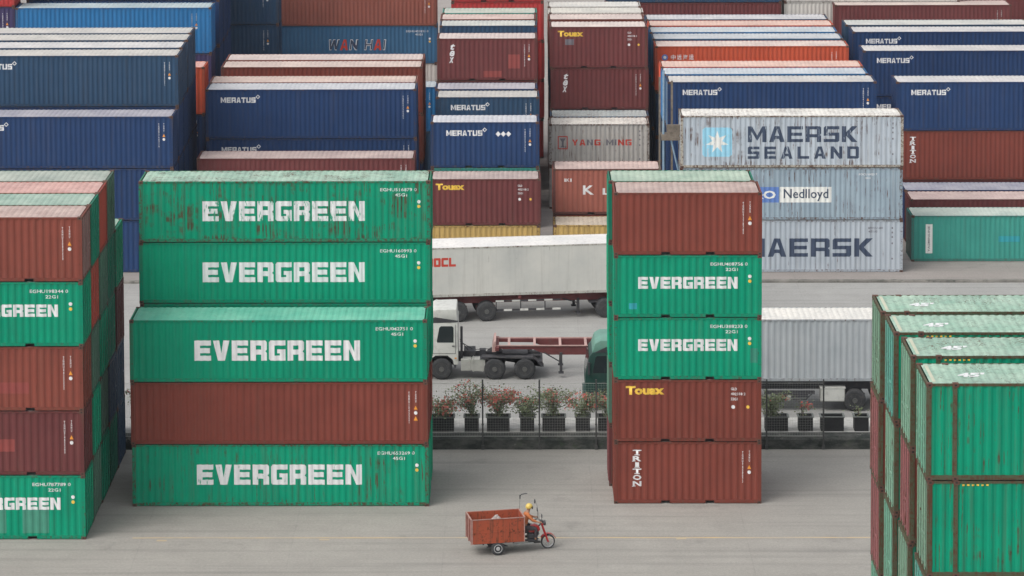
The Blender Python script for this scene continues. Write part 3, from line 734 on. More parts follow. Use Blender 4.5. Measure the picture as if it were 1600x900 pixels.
stack(40, 18.45, 217.2, [('H','navy','navy container', (), {}), ('H','slate','slate container', (), {}), ('H','beige','slate container', (), {}), ('H','beige','smooth cream container', (), dict(smooth=True, wear=.05))], "distant cream stack behind", "", G5)

# far right block
G6 = "containers of the far right block"; B6 = "far right block"
stack(40, 21.88, 173.3, [('S','teal','teal container with white vertical sign and pale roof', tealsign, dict(wear=.15, roof=(.45,.66,.58), doors='L', doorcol=(.12,.15,.13), frame=(.05,.20,.17)))], B6, "front", G6)
stack(40, 22.15, 176.4, [('H','maroon','low maroon container with pink roof', (), dict(roof=(.52,.28,.28), doors='L'))], B6, "second", G6)
stack(40, 22.15, 179.15, [('H','navy','low blue container with faded blue roof', (), dict(roof=(.085,.15,.36)))], B6, "third", G6)
stack(40, 22.05, 182.1, [('H','maroon','maroon container', (), {}), ('H','brown','brown container with vertical white letters', triton, {}), nv(131, 'navy container with white letters', roof=(.56,.56,.60), doors='L')], B6, "fourth", G6)
stack(40, 21.42, 194.4, [('H','navy','navy container', (), {}), nv(132), nv(133, 'deep navy container with grey roof', roof=(.54,.53,.55), doors='L')], B6, "fifth", G6)
stack(40, 21.65, 202.7, [('H','navy','navy container', (), {}), nv(134), nv(135, 'navy container half hidden by roofs', roof=(.56,.56,.60), doors='L')], B6, "sixth", G6)
stack(40, 21.55, 205.9, [('H','navy','navy container', (), {}), nv(136), ('H','slate','grey roofed slate container', (), dict(roof=(.50,.53,.52), doors='L'))], B6, "seventh", G6)
stack(40, 21.80, 215.6, [('H','maroon','maroon container', (), {}), ('H','maroon','maroon container', (), {}), ('H','maroon','maroon container with pale pink roof', lambda T,H: vcodes(T,H,137,off=.2), dict(roof=(.62,.46,.42)))], B6, "eighth", G6)
stack(40, 23.3, 219.6, [('H','maroon','maroon container', (), {}), ('H','maroon','maroon container', (), {}), ('H','maroon','maroon container', (), {}), ('H','red','distant dark red container with white letters', (), {})], B6, "rear", G6)
stack(40, 34.9, 221.0, [('H','grey','grey container', (), {}), ('H','grey','grey container', (), {}), ('H','rose','faded rose container', (), {}), ('H','rose','rose container', (), {})], "far block at right picture edge", "", G6)
# white painted marks and yellow dashes on the near right containers
for r, col in enumerate(near_right):
    top = col[-1]
    ps = [font_mesh("45'", 0, 0, .78, .62, .05)]
    bm = bmesh.new(); bm.from_mesh(ps[0])
    for v in bm.verts: v.co = (1.0 + v.co.x + .15 * v.co.y, .80 + v.co.y * .8, HH - .009)
    me = bpy.data.meshes.new("roof_marking"); bm.to_mesh(me); bm.free(); me.materials.append(M['white'])
    place("roof_marking", me, top, color=(.3, .55, .42, .9))
    b = MB(); b.box(.20, .25, HH - .012, .30, W - .25, HH - .006)
    b.build("roof_edge_plate", M['edgeplate'], top, color=(.5, .45, .35, .6))
    if r < 3:
        tgt = col[-1] if r in (1, 2) else col[-2]
        q = [rect(1.02 + i*.14, HH - .16, 1.09 + i*.14, HH - .11) for i in range(6)]
        place("dash_marking", mark_mesh(('dash', r), "dash_marking", [curve_mesh([c]) for c in q], 45, M['yellow'], .02), tgt, color=(.1, .3, .2, .2))

# ------------------------------------------------------------------ ground, road, kerbs
def ground_mat(name, c, dark=(.12, .115, .11), streak=.5, patch_=.4, seed=0.0, joints=True):
    m, nt, b = new_mat(name); N = NT(nt)
    tc = N.n("ShaderNodeTexCoord"); v = N.vmap(tc.outputs["Object"], (1, 1, 1)); 
    big = N.ramp(N.noise(v, .11, 5), .3, .7)
    base = N.mix(big, tuple(x * .86 for x in c), tuple(x * 1.10 for x in c))
    mid = N.ramp(N.noise(v, .9, 6, .65), .35, .75)
    base = N.mix(N.math('MULTIPLY', mid, .42), base, tuple(x * .72 for x in c))
    st = N.ramp(N.noise(N.vmap(v, (.05, 1.7, 1)), 1.0, 5, .65), .50, .80)
    base = N.mix(N.math('MULTIPLY', st, streak), base, dark)
    sp = N.ramp(N.noise(v, .35, 6, .7), .60, .72)
    base = N.mix(N.math('MULTIPLY', sp, patch_), base, dark)
    fine = N.noise(v, 9.0, 4, .8)
    base = N.mix(1.0, base, N.mix(fine, (.62, .62, .62), (1.30, 1.30, 1.29)), 'MULTIPLY')
    speck = N.math('MULTIPLY', N.math('SUBTRACT', N.noise(v, 3.2, 3, .7), .67), 9.0, True)
    base = N.mix(N.math('MULTIPLY', speck, .35), base, dark)
    if joints:
        for ax, per in ((0, 6.0), (1, 5.0)):
            sx = N.n("ShaderNodeSeparateXYZ"); N.l(v, sx.inputs[0])
            fr = N.math('FRACT', N.math('DIVIDE', N.math('ADD', sx.outputs[ax], 600.0), per))
            line = N.math('LESS_THAN', N.math('ABSOLUTE', N.math('SUBTRACT', fr, .5)), .0045)
            base = N.mix(N.math('MULTIPLY', line, N.math("MULTIPLY", mid, .25)), base, dark)
    N.l(base, b.inputs["Base Color"]); b.inputs["Roughness"].default_value = .85
    bp = N.n("ShaderNodeBump"); bp.inputs["Strength"].default_value = .3; bp.inputs["Distance"].default_value = .02
    N.l(N.noise(v, 6, 4), bp.inputs["Height"]); N.l(bp.outputs[0], b.inputs["Normal"])
    return m
mg = ground_mat("yard_concrete", (.315, .298, .27), streak=.55, patch_=.38)
mr = ground_mat("road_concrete", (.33, .325, .31), streak=.38, patch_=.22)
ma = ground_mat("apron_concrete", (.30, .27, .25), streak=.55, patch_=.6)
mk = flat("stained_kerb_concrete", (.20, .19, .17), .85, .3, 1.3, dirt=(.05, .055, .045), dirt_amt=.85)
mw = flat("blackened_wall_concrete", (.062, .066, .060), .9, .55, 1.4, dirt=(.017, .021, .018), dirt_amt=.95)
mv = flat("verge_concrete", (.48, .47, .44), .85, .2, 1.3, dirt=(.10, .11, .08), dirt_amt=.5)
def sheet(name, x0, y0, x1, y1, z, mat):
    me = bpy.data.meshes.new(name); me.from_pydata([(x0,y0,z),(x1,y0,z),(x1,y1,z),(x0,y1,z)], [], [(0,1,2,3)]); me.materials.append(mat)
    return struct(place(name, me))
sheet("ground", -600, -200, 600, 1200, 0, mg)
sheet("road", -300, 138.6, 300, 168.0, .004, mr)
sheet("yard_apron", -300, 168.3, 300, 300, .004, ma)
# worn yellow line with small square marks
lm, nt, b = new_mat("worn_yellow_line"); N = NT(nt)
tc = N.n("ShaderNodeTexCoord"); v = tc.outputs["Object"]
f = N.math("ADD", .25, N.math("MULTIPLY", N.ramp(N.noise(N.vmap(v, (.5, 5, 1)), 1.0, 6, .8), .36, .62), .75), True)
N.l(N.mix(f, (.58, .40, .17), (.32, .30, .27)), b.inputs["Base Color"]); b.inputs["Roughness"].default_value = .8
lo = MB(); lo.box(-15.4, 122.43, .002, 14.5, 122.57, .006)
struct(lo.build("yellow_line", lm))
for i, (x, y) in enumerate(((-14.4, 122.2), (-7.95, 122.3), (6.2, 122.4))):
    q = MB(); q.box(x, y - .14, .003, x + .40, y + .04, .007); struct(q.build("yellow_mark", lm))
# tyre skids
sk = flat("tyre_skid", (.19, .18, .17), .9, .25, 3)
def wall_block(name, x0, y0, z0, x1, y1, z1, mat, sub=1.2, j=.0, bev=.02):
    b = MB(); b.box(x0, y0, z0, x1, y1, z1, bev); return b.build(name, mat)
k = wall_block("kerb", -120, 168.0, .0, 120, 168.32, .14, mk); struct(k)
# long low wall carrying the verge, top face uneven
mw.node_tree.nodes.clear(); nt = mw.node_tree; N = NT(nt); o_ = N.n("ShaderNodeOutputMaterial"); b_ = N.n("ShaderNodeBsdfPrincipled"); N.l(b_.outputs[0], o_.inputs[0])
v = N.n("ShaderNodeTexCoord").outputs["Object"]
c1 = N.mix(N.ramp(N.noise(N.vmap(v, (1, 1, 2.2)), 1.1, 6, .7), .42, .62), (.022, .027, .024), (.085, .085, .078))
c2 = N.mix(N.ramp(N.noise(N.vmap(v, (1, 1, 1.6)), .8, 6, .75), .60, .70), c1, (.24, .23, .21))
c3 = N.mix(N.math('MULTIPLY', N.ramp(N.noise(v, 2.6, 5, .7), .58, .68), .6), c2, (.045, .065, .035))
N.l(c3, b_.inputs["Base Color"]); b_.inputs["Roughness"].default_value = .95
b = MB(); bmv = b.bm; xs = [-60 + i * .6 for i in range(190)]
rng = random.Random(3); prev = None
for x in xs:
    j1, j2, j3 = rng.uniform(-.03, .03), rng.uniform(-.05, .05), rng.uniform(-.02, .02)
    ring = [bmv.verts.new(p) for p in ((x, 135.26 + j3, 0), (x, 135.30 + j1, .42 + j2*.4), (x, 135.40 + j1, .53 + j3), (x, 136.0, .545), (x, 138.5, .545), (x, 138.58, 0))]
    if prev:
        for a in range(5): bmv.faces.new((prev[a], ring[a], ring[a+1], prev[a+1]))
    prev = ring
lw = b.build("low_wall", mw, smooth=False)
lw["label"] = "long low blackened concrete wall below the fence and planters"; lw["category"] = "wall"
struct(sheet("verge", -60, 136.02, 53, 138.48, .549, mv))

# ------------------------------------------------------------------ fence with wire panels
fence = thing("wire_fence", "tall dark post and wire mesh fence along the low wall", "fence", (0, 135.22, 0))
posts = [-21.45 + 2.48 * i for i in range(15)]
def fence_post():
    b = MB(); b.box(-.035, -.03, .05, .035, .03, 3.12, .006); b.box(-.06, -.05, .02, .06, .06, .2)
    b.box(-.05, -.045, 1.1, .05, -.03, 1.16); b.box(-.05, -.045, 2.75, .05, -.03, 2.81); return b.mesh("fence_post", M['fence'])
def wire_panel(w=2.48):
    b = MB(); r = .0016
    n = int(w / .11)
    for i in range(1, n): x = i * w / n; b.box(x - r, -r, .62, x + r, r, 2.95)
    for j in range(22): z = .62 + j * .111; b.box(.03, -r - .004, z - r, w - .03, r - .004, z + r)
    for z in (.60, 2.95): b.box(.03, -.006, z - .006, w - .03, .006, z + .006)
    return b.mesh("wire_panel", M['wire'])
fp, wp = fence_post(), wire_panel()
for i, x in enumerate(posts):
    place("fence_post", fp, fence, loc=(x, 0, 0))
    if i < len(posts) - 1: place("wire_panel", wp, fence, loc=(x, 0, 0))

# ------------------------------------------------------------------ planters and bougainvillea
def planter_mesh(w):
    b = MB(); t = .05; d = .62; h = .62
    b.box(0, 0, 0, w, .05, h); b.box(0, d - .05, 0, w, d, h)
    b.box(.002, .05, 0, .05, d - .05, h - .01); b.box(w - .05, .05, 0, w - .002, d - .05, h - .01); b.box(.04, .04, 0, w - .04, d - .04, h - .08)
    return b.mesh("planter_body", M['black'])
def rim_mesh(w):
    b = MB(); d = .62; h = .62
    b.box(-.05, -.025, h, w + .05, .045, h + .035); b.box(-.05, d - .045, h, w + .05, d + .025, h + .035)
    b.box(-.05, .045, h, .03, d - .045, h + .035); b.box(w - .03, .045, h, w + .05, d - .045, h + .035)
    return b.mesh("planter_rim", M['rimgrey'])
def bush(x, y, z, label, rr, hgt, spread, nleaf, nfl, seed, group):
    rg = random.Random(seed)
    root = thing("bougainvillea", label, "plant", (x, y, z), 0, group)
    st = MB(); tips = []
    for k in range(rr):
        a = rg.uniform(0, 6.28); le = hgt * rg.uniform(.55, 1.05); dx, dy = math.cos(a) * spread * rg.uniform(.3, 1), math.sin(a) * spread * .6 * rg.uniform(.3, 1)
        pts = []
        for i in range(7):
            t = i / 6; pts.append(Vector((dx * t**1.5, dy * t**1.5, le * (1 - (1 - t)**1.7) - .25 * t**3 * le)) + Vector((rg.uniform(-.03,.03), rg.uniform(-.03,.03), 0)) * (i > 0))
        st.tube(pts, [.016 * (1 - .12 * i) for i in range(7)], 5); tips.append(pts)
    st.build("stem", M['stem'], root)
    def leaves(n, size, mat, name, lo, hi):
        b = MB()
        for _ in range(n):
            pts = rg.choice(tips); t = rg.uniform(lo, hi) * 5.99; i = int(t); p = pts[i].lerp(pts[i+1], t - i)
            p = p + Vector((rg.gauss(0, .15), rg.gauss(0, .13), rg.gauss(0, .10)))
            s = size * rg.uniform(.6, 1.3); u = Vector((rg.gauss(0,1), rg.gauss(0,1), rg.gauss(0,.6))).normalized(); w_ = u.cross(Vector((rg.gauss(0,1), rg.gauss(0,1), 1))).normalized()
            q = [b.bm.verts.new(c) for c in (p - u*s, p + w_*s*.55, p + u*s, p - w_*s*.55)]
            b.bm.faces.new(q)
        b.build(name, mat, root)
    leaves(nleaf, .055, M['leaf'], "foliage", .08, 1)
    if nfl:
        # clusters of bracts towards the tips
        b = MB()
        for _ in range(nfl):
            pts = rg.choice(tips); c = pts[rg.choice((3, 4, 5, 6, 6))]
            for __ in range(9):
                p = c + Vector((rg.gauss(0, .09), rg.gauss(0, .09), rg.gauss(0, .07))); s = .05 * rg.uniform(.7, 1.3)
                u = Vector((rg.gauss(0,1), rg.gauss(0,1), rg.gauss(0,1))).normalized(); w_ = u.cross(Vector((rg.gauss(0,1), 1, rg.gauss(0,1)))).normalized()
                b.bm.faces.new([b.bm.verts.new(v_) for v_ in (p - u*s, p + w_*s*.7, p + u*s, p - w_*s*.7)])
        b.build("flowers", M['bract'], root)
GP = "black planters on the verge"; GF = "flowering bushes behind the fence"
PW = {'w': (planter_mesh(1.0), rim_mesh(1.0), 1.0), 'n': (planter_mesh(.62), rim_mesh(.62), .62)}
spots = []
for kx in range(-8, 7):
    spots.append((-1.44 + 2.45 * kx, 'w')); spots.append((-1.44 + 2.45 * kx + 1.47, 'n'))
vis = [s for s in spots if -3.95 < s[0] < 3.9 or 10.6 < s[0] < 15.4 or -19 < s[0] < -15]
def near_what(x):
    if x < -10: return "in the gap by the near left block", -19
    if x < 5: return "in the gap between the two centre stacks", -4
    return "left of the near right block", 10.6
cnt = {}
for x, kd in vis:
    ph, _ = near_what(x); cnt.setdefault(ph, []).append((x, kd))
for ph, lst in cnt.items():
    lst.sort()
    for i, (x, kd) in enumerate(lst):
        nm = ("first", "second", "third", "fourth", "fifth", "sixth", "seventh", "eighth")[i]
        sz = "wide" if kd == 'w' else "narrow"
        t = thing("planter", f"{sz} black planter, {nm} from left {ph}", "planter", (x, 136.15, .549), 0, GP)
        place("planter_body", PW[kd][0], t); place("planter_rim", PW[kd][1], t)
        if x > 5:
            if i == 0: bush(x + .3, 136.45, 1.09, f"low green bush with few flowers, {nm} planter {ph}", 16, 1.3, 1.1, 1300, 5, i, GF)
            elif i == 1: bush(x + .2, 136.45, 1.09, f"sparse reddish bush, {nm} planter {ph}", 5, 1.0, .5, 120, 5, 30 + i, GF)
            elif i == 3: bush(x + .2, 136.45, 1.09, f"thin dry weeds, {nm} planter {ph}", 4, .6, .3, 60, 0, 34, GF)
        elif x < -10:
            bush(x + .3, 136.45, 1.09, f"tall leafy bush, {nm} planter {ph}", 8, 1.8, .7, 420, 8, 50 + i, GF)
        else:
            fl = (20, 8, 46, 2, 8, 10, 34, 12)[i]; hg = (.95, 1.75, 1.5, 1.15, 1.5, 1.45, 1.2, 1.0)[i]
            w_ = ("low pink bush", "tall thin bush with pink tips", "dense red flowering bush", "sparse pale green bush", "spreading bush with pink flowers", "arching green bush", "dense coral red bush", "low coral bush")[i]
            bush(x + PW[kd][2]/2, 136.45, 1.09, f"{w_}, {nm} planter {ph}", 18 + (i in (2, 6)) * 7, hg, 1.45, 1300 + (i in (3, 5)) * 500, fl * 2, 10 + i, GF)

# ------------------------------------------------------------------ trucks
def tyre_part(parent, loc, r=.51, w=.28, rimmat='rim', name="wheel"):
    def mt():
        b = MB(); b.lathe([(r*.58, 0), (r*.80, -.01), (r*.94, .015), (r, .05), (r, w-.05), (r*.94, w-.015), (r*.80, w+.01), (r*.58, w)], (0,0,0), 28); return b.mesh("tyre", M['tyre'], True)
    def mr_():
        b = MB(); b.lathe([(r*.10, -.03), (r*.22, -.035), (r*.26, .06), (r*.44, .10), (r*.50, .02), (r*.585, -.004), (r*.59, .05)], (0,0,0), 22)
        for k in range(8): t = k * math.pi / 4; b.lathe([(.018, .045), (.018, .0)], (r*.34*math.cos(t), .03, r*.34*math.sin(t)), 6)
        return b.mesh("rim", M[rimmat], True)
    wh = place(name, cached(('tyre', r, w), mt), parent, loc=(loc[0], loc[1], loc[2]))
    place("rim", cached(('rim', r, w, rimmat), mr_), wh)
    return wh
def cab_profile(front, L=1.95, H=3.3, z0=1.05):
    # side outline, front at x=front, towards +x
    return [(front, z0), (front - .04, z0 + .5), (front + .02, z0 + .95), (front + .22, z0 + 1.75), (front + .42, z0 + 1.95), (front + L, z0 + 1.97), (front + L, z0)]
def tractor(name, label, loc, rz, paint, roofmat, flip=False, axles=(0.0, 2.55, 3.95), fairing=True, group=None, wx=0.0):
    """lorry facing -x; near side at y=0; axles measured from the front wheel"""
    root = thing(name, label, "truck", loc, rz, group)
    wd = 2.45; z0 = .72
    b = MB(); b.prism([(-1.25, z0), (-1.32, z0 + .35), (-1.30, z0 + 1.0), (-1.12, z0 + 1.85), (-.98, z0 + 2.02), (.78, z0 + 2.06), (.80, z0 + .02), (.58, z0 - .0), (.55, z0 + .30), (.30, z0 + .50), (-.30, z0 + .50), (-.55, z0 + .30), (-.60, z0)], 0, wd, bev=.04)
    b.build("cab", M[paint], root, True)
    if fairing:
        b = MB(); bm = b.bm
        b.prism([(-.85, z0 + 2.05), (-.55, z0 + 2.50), (-.35, z0 + 2.62), (.72, z0 + 2.66), (.76, z0 + 2.05)], .14, wd - .14, bev=.05)
        b.build("roof_fairing", M[roofmat], root, True)
    else:
        b = MB(); b.prism([(-1.0, z0 + 2.0), (-.85, z0 + 2.42), (-.6, z0 + 2.56), (.70, z0 + 2.60), (.77, z0 + 2.0)], .08, wd - .08, bev=.04)
        b.build("raised_roof", M[roofmat], root, True)
    b = MB(); b.prism([(px + wx, pz) for px, pz in ((-.20, z0 + 1.08), (-.22, z0 + 1.15), (-.10, z0 + 1.80), (-.02, z0 + 1.87), (.52, z0 + 1.87), (.58, z0 + 1.80), (.58, z0 + 1.08))], -.006, .02); wn_ = b.build("side_window", M['glass'], root)
    b = MB(); b.prism([(px + wx, pz) for px, pz in ((-.20, z0 + 1.08), (-.22, z0 + 1.15), (-.10, z0 + 1.80), (-.02, z0 + 1.87), (.52, z0 + 1.87), (.58, z0 + 1.80), (.58, z0 + 1.08))], wd - .02, wd + .006); b.build("side_window", M['glass'], root)
    b = MB(); bm = b.bm
    q = [bm.verts.new(p) for p in ((-1.312, .14, z0 + 1.03), (-1.312, wd - .14, z0 + 1.03), (-1.142, wd - .2, z0 + 1.80), (-1.142, .2, z0 + 1.80))]; bm.faces.new(q)
    b.build("windscreen", M['glass'], root)
    b = MB(); b.prism([(-.42, z0 + .56), (.66, z0 + .56), (.66, z0 + 1.95), (.68, z0 + 1.95), (.68, z0 + .54), (-.42, z0 + .54)], -.008, .01)
    b.box(-.42, -.008, z0 + .55, -.40, .01, z0 + 1.3); b.box(.50, -.03, z0 + .90, .62, -.005, z0 + .94); b.box(-1.2, -.01, z0 + .12, -.62, .01, z0 + .2); b.prism([(-.9, z0 + 2.02), (.79, z0 + 2.07), (.79, z0 + 2.13), (-.3, z0 + 2.30)], -.01, .03); b.build("door_edge", M['chassis'], root)
    b = MB(); b.tube([(.70, -.02, z0 + .9), (.70, -.05, z0 + 1.0), (.70, -.05, z0 + 1.6), (.70, -.02, z0 + 1.7)], .012, 6); b.build("grab_handle", M['steel'], root)
    b = MB(); b.box(-.62, -.03, z0 - .10, -.50, -.005, z0 + .0); b.box(.62, -.02, z0 + .30, .72, -.002, z0 + .36); b.build("side_lamp", M['orange'], root, color=(.3,.1,.03,.2))
    b = MB(); b.box(-1.40, .02, .38, -1.18, wd - .02, .74, .03); b.build("bumper", M[paint if not fairing else 'chassis'], root)
    for y in (.12, wd - .42):
        b = MB(); b.box(-1.42, y, .50, -1.39, y + .30, .66); b.build("headlight", M['silver'], root)
    for y in (-.22, wd + .06):
        b = MB(); b.box(-1.20, y, z0 + 1.05, -1.10, y + .16, z0 + 1.62, .02); b.tube([(-1.1, y + .16 if y < 0 else y, z0 + 1.5), (-1.02, .02 if y < 0 else wd - .02, z0 + 1.55)], .015, 5); b.build("wing_mirror", M['chassis'], root)
    b = MB()
    for y in (.75, 1.60): b.box(-1.0, y, .72, axles[-1] + .75, y + .09, .98)
    b.box(-.9, .45, .62, .7, 2.0, .76); b.prism([(-.62, .55), (-.50, .95), (-.3, 1.12), (.3, 1.12), (.50, .95), (.62, .55), (.70, .6), (.72, 1.0), (.4, 1.22), (-.4, 1.22), (-.68, 1.0)], .03, .5)
    b.box(axles[-1] + .1, .1, .80, axles[-1] + .85, 2.35, .86); b.box(2.9, .5, 1.12, 4.1, 1.95, 1.19, .01)
    b.prism([(axles[1] - .7, .98), (axles[-1] + .5, .98), (axles[-1] + .85, .72), (axles[-1] + .9, .62), (axles[-1] + .8, .62), (axles[-1] + .4, 1.08), (axles[1] - .6, 1.08)], .03, .62)
    for a in axles: b.box(a - .06, .2, .45, a + .06, 2.25, .57)
    b.build("chassis", M['chassis'], root)
    b = MB(); b.box(.92, .06, .42, 1.40, .62, .98, .03); b.build("battery_box", M['silver'], root)
    b = MB(); b.prism([(1.46, .40), (2.02, .40), (2.08, .46), (2.08, .92), (2.02, .98), (1.46, .98), (1.40, .92), (1.40, .46)], .06, .66, bev=.03)
    b.box(1.50, .04, .38, 1.54, .68, 1.0); b.box(1.92, .04, .38, 1.96, .68, 1.0); b.build("fuel_tank", M['silver'], root)
    b = MB(); b.tube([(.86, .9, 1.75), (1.3, .95, 1.15), (2.0, 1.0, 1.15)], .02, 5); b.tube([(.86, 1.1, 1.6), (1.5, 1.1, 1.2), (2.6, 1.1, 1.25)], .018, 5); b.box(1.05, .7, .98, 1.6, 1.7, 1.22); b.box(1.8, .8, .98, 2.1, 1.2, 1.25); b.tube([(.95, .35, .9), (.95, .35, 2.5)], .06, 8)
    b.build("pipework", M['pipe' if 'pipe' in M else 'chassis'], root)
    for a in axles:
        for y in (0.0, wd - .28): tyre_part(root, (a, y, .51), rimmat='rim')
        if a > 1:
            for y in (.30, wd - .60): tyre_part(root, (a, y, .51), rimmat='rim')
    return root
def skeletal(name, label, loc, rz, beam, x0, x1, zt, axles, legs, cross=(), tailmat=None, group=None, rack=False, rail=None, guard=None):
    """container trailer from x0 to x1, top of beams at zt"""
    root = thing(name, label, "trailer", loc, rz, group)
    b = MB()
    for y in (.45, 1.85):
        b.prism([(x0, zt - .14), (x0 + 1.9, zt - .16), (x0 + 2.6, zt - .42), (x1, zt - .42), (x1, zt), (x0, zt)], y, y + .14)
    b.box(x0 + .1, .05, zt - .14, x0 + .28, 2.40, zt + .01); b.box(x1 - .2, .03, zt - .16, x1, 2.42, zt + .01); b.box((x0+x1)/2, .04, zt - .15, (x0+x1)/2 + .15, 2.41, zt + .005)
    for a in axles: b.box(a - .07, .2, .44, a + .07, 2.25, .58); b.box(a - .5, .5, .55, a + .5, .62, .72); b.box(a - .5, 1.85, .55, a + .5, 1.95, .72)
    b.build("frame", M[beam], root)
    if rail:
        b = MB()
        for y in (.40, 1.97): b.box(x0, y, zt + .005, x1 - .3, y + .07, zt + .05)
        x = x0 + .7
        while x < x1 - .5: b.box(x, .47, zt - .05, x + .12, 1.97, zt + .035); x += 1.22
        b.prism([(x0 - .05, zt - .25), (x0 + .14, zt - .25), (x0 + .14, zt + .26), (x0 + .04, zt + .22)], .3, 2.15)
        b.build("cross_members", M[rail], root)
    for lx in legs:
        for y in (.35, 1.95):
            b = MB(); b.box(lx, y, .28, lx + .13, y + .13, zt - .3); b.box(lx - .06, y - .05, .22, lx + .19, y + .18, .29); b.tube([(lx + .06, y + .06, .75), (lx - .75, y + .06, zt - .3)], .03, 6)
            b.build("landing_leg", M['chassis'], root)
    if guard:
        g0, g1 = guard; b = MB(); n = int((g1 - g0) / .42)
        b.box(g0, .105, .985, g0 + n*.42, .14, 1.055); b.box(g0, .105, .505, g0 + n*.42, .14, .595)
        for i in range(n):
            if i % 3 == 0: b.box(g0 + i*.42 + .01, .11, .5, g0 + i*.42 + .06, .15, 1.0)
        nf = len(b.bm.faces)
        for i in range(n):
            if i % 2: b.box(g0 + i*.42, .095, .50, g0 + i*.42 + .42, .125, .60)
            else: b.box(g0 + i*.42, .095, .98, g0 + i*.42 + .42, .125, 1.06)
        b.bm.faces.ensure_lookup_table()
        for f in b.bm.faces[nf:]: f.material_index = 1
        me = b.mesh("side_guard", M['chassis']); me.materials.append(M['whitepaint']); place("side_guard", me, root)
    for a in axles:
        for y in (0.0, .30, 1.87, 2.17): tyre_part(root, (a, y, .51), rimmat='rim')
    return root
GT = "lorries on the road"
# white lorry with empty red trailer
tractor("lorry", "white lorry cab with silver fuel tank, pulling an empty red trailer", (-3.70, 147.3, .004), 0, 'whitepaint', 'whitepaint', axles=(0, 2.53, 3.96), group=GT)
skeletal("container_trailer", "empty dark red skeletal trailer coupled behind the white lorry", (-3.70, 147.3, .004), 0, 'redsteel', 2.45, 14.6, 1.52, (11.0, 12.3, 13.6), (5.62,), rail='pinksteel', group="container trailers on the road")
# green lorry pulling the grey container
tractor("lorry", "green lorry cab with pale roof, half hidden behind the right centre stack", (4.32, 141.5, .004), 0, 'greencab', 'mintroof', axles=(0, 3.2), fairing=False, group=GT, wx=-.74)
skeletal("container_trailer", "dark trailer carrying the corrugated grey container", (4.32, 141.5, .004), 0, 'chassis', 1.9, 14.0, 1.36, (11.0, 12.35), (5.0,), group="container trailers on the road", guard=None)
tb = thing("toolbox", "cream toolbox slung under the dark trailer beside its rear wheel", "toolbox", (13.75, 141.52, .46))
b = MB(); b.box(0, 0, 0, 1.12, .5, .62, .02); b.build("box_body", M['silver'], tb); b = MB(); b.box(.04, -.012, .04, 1.08, -.001, .58, .004); b.box(-.02, -.02, .6, 1.14, .52, .66); b.build("lid", M['whitepaint'], tb)
ax = thing("fuel_box", "dark pipes and box hanging under the grey container trailer", "machinery", (11.2, 141.55, .42))
b = MB(); b.box(.0, .1, .35, 2.3, .25, .50); b.tube([(.0, .15, .25), (.2, .1, .1), (1.9, .1, .12), (2.2, .12, .4)], .035, 6); b.box(.3, 0, .18, 1.0, .4, .40, .02); b.box(1.2, .05, .20, 2.0, .4, .42, .02); b.build("tank", M['chassis'], ax)
b = MB(); b.lathe([(.10, 0), (.14, .03), (.14, .5), (.10, .53)], (1.1, 0, .2), 12); b.build("air_cylinder", M['silver'], ax)
gc = container(40, 'H', 5.35, 141.56, 1.37, (.40, .43, .45), "light grey corrugated container riding on the dark trailer", "containers on trailers", [], wear=.25, roof=(1,.98,.92), jig=False)
b = MB(); 
# far white refrigerated container, truck heading right
AZ = R(7.2)
oc_loc = Vector((-6.25, 158.55, .004))
skeletal("container_trailer", "dark red trailer with striped side guard under the white container", oc_loc, AZ, 'redsteel', 0.2, 12.3, 1.30, (1.75, 3.15, 4.63), (9.35,), group="container trailers on the road", guard=(5.1, 8.8))
for o in list(scene.objects):
    pass
def rot(p): c_, s_ = math.cos(AZ), math.sin(AZ); return Vector((p[0]*c_ - p[1]*s_, p[0]*s_ + p[1]*c_, p[2] if len(p) > 2 else 0))
oo = block_contours("OOCL", 1.42, 1.60, 1.52, .46, .10, .34, .26)
oocl = mark_mesh('oocl', "lettering", [curve_mesh(oo)], 40, M['red'], .004, True)
container(40, 'S', oc_loc.x + rot((0.1, 0)).x, oc_loc.y + rot((.1, 0)).y, 1.31, (.56, .56, .52), "long smooth white container with red letters riding on the dark red trailer", "containers on trailers",
          [("lettering", oocl)], wear=.3, roof=(1, 1, 1), smooth=True, rz=AZ, jig=False, frame=(.45,.44,.40))
tl = oc_loc + rot((15.0, 2.45))
tractor("lorry", "dark green lorry heading right, mostly hidden behind the right centre stack", (tl.x, tl.y, .004), AZ + math.pi, 'greencab', 'mintroof', axles=(0, 2.9, 4.2), fairing=False, group=GT)

# ------------------------------------------------------------------ walkway bracket beside the grey stack
br = thing("walkway_bracket", "weathered steel walkway bracket on pale blue pole left of grey stack", "bracket", (7.85, 171.6, 0))
b = MB(); b.box(0, 0, 7.35, 1.0, .9, 7.45); b.box(0, -.02, 7.15, 1.1, .05, 7.35); b.box(.3, .1, 7.45, 1.2, .25, 8.0); b.box(.05, .3, 7.45, .15, .4, 8.15); b.box(.6, .2, 7.45, .72, .8, 7.85)
b.build("platform", M['bracket'], br)
b = MB(); b.tube([(.14, .3, 0), (.14, .3, 11.0)], .06, 8); b.build("pole", M['bluepipe'], br)
b = MB(); b.tube([(.55, .1, 7.15), (1.0, .1, 5.2), (1.05, .1, 0)], .05, 6); b.build("brace", M['bluepipe'], br)
b = MB(); b.box(-.12, .35, .0, -.02, .5, 10.6); b.box(.55, .35, 0, .66, .5, 10.4); b.build("upright", M['bracket'], br)

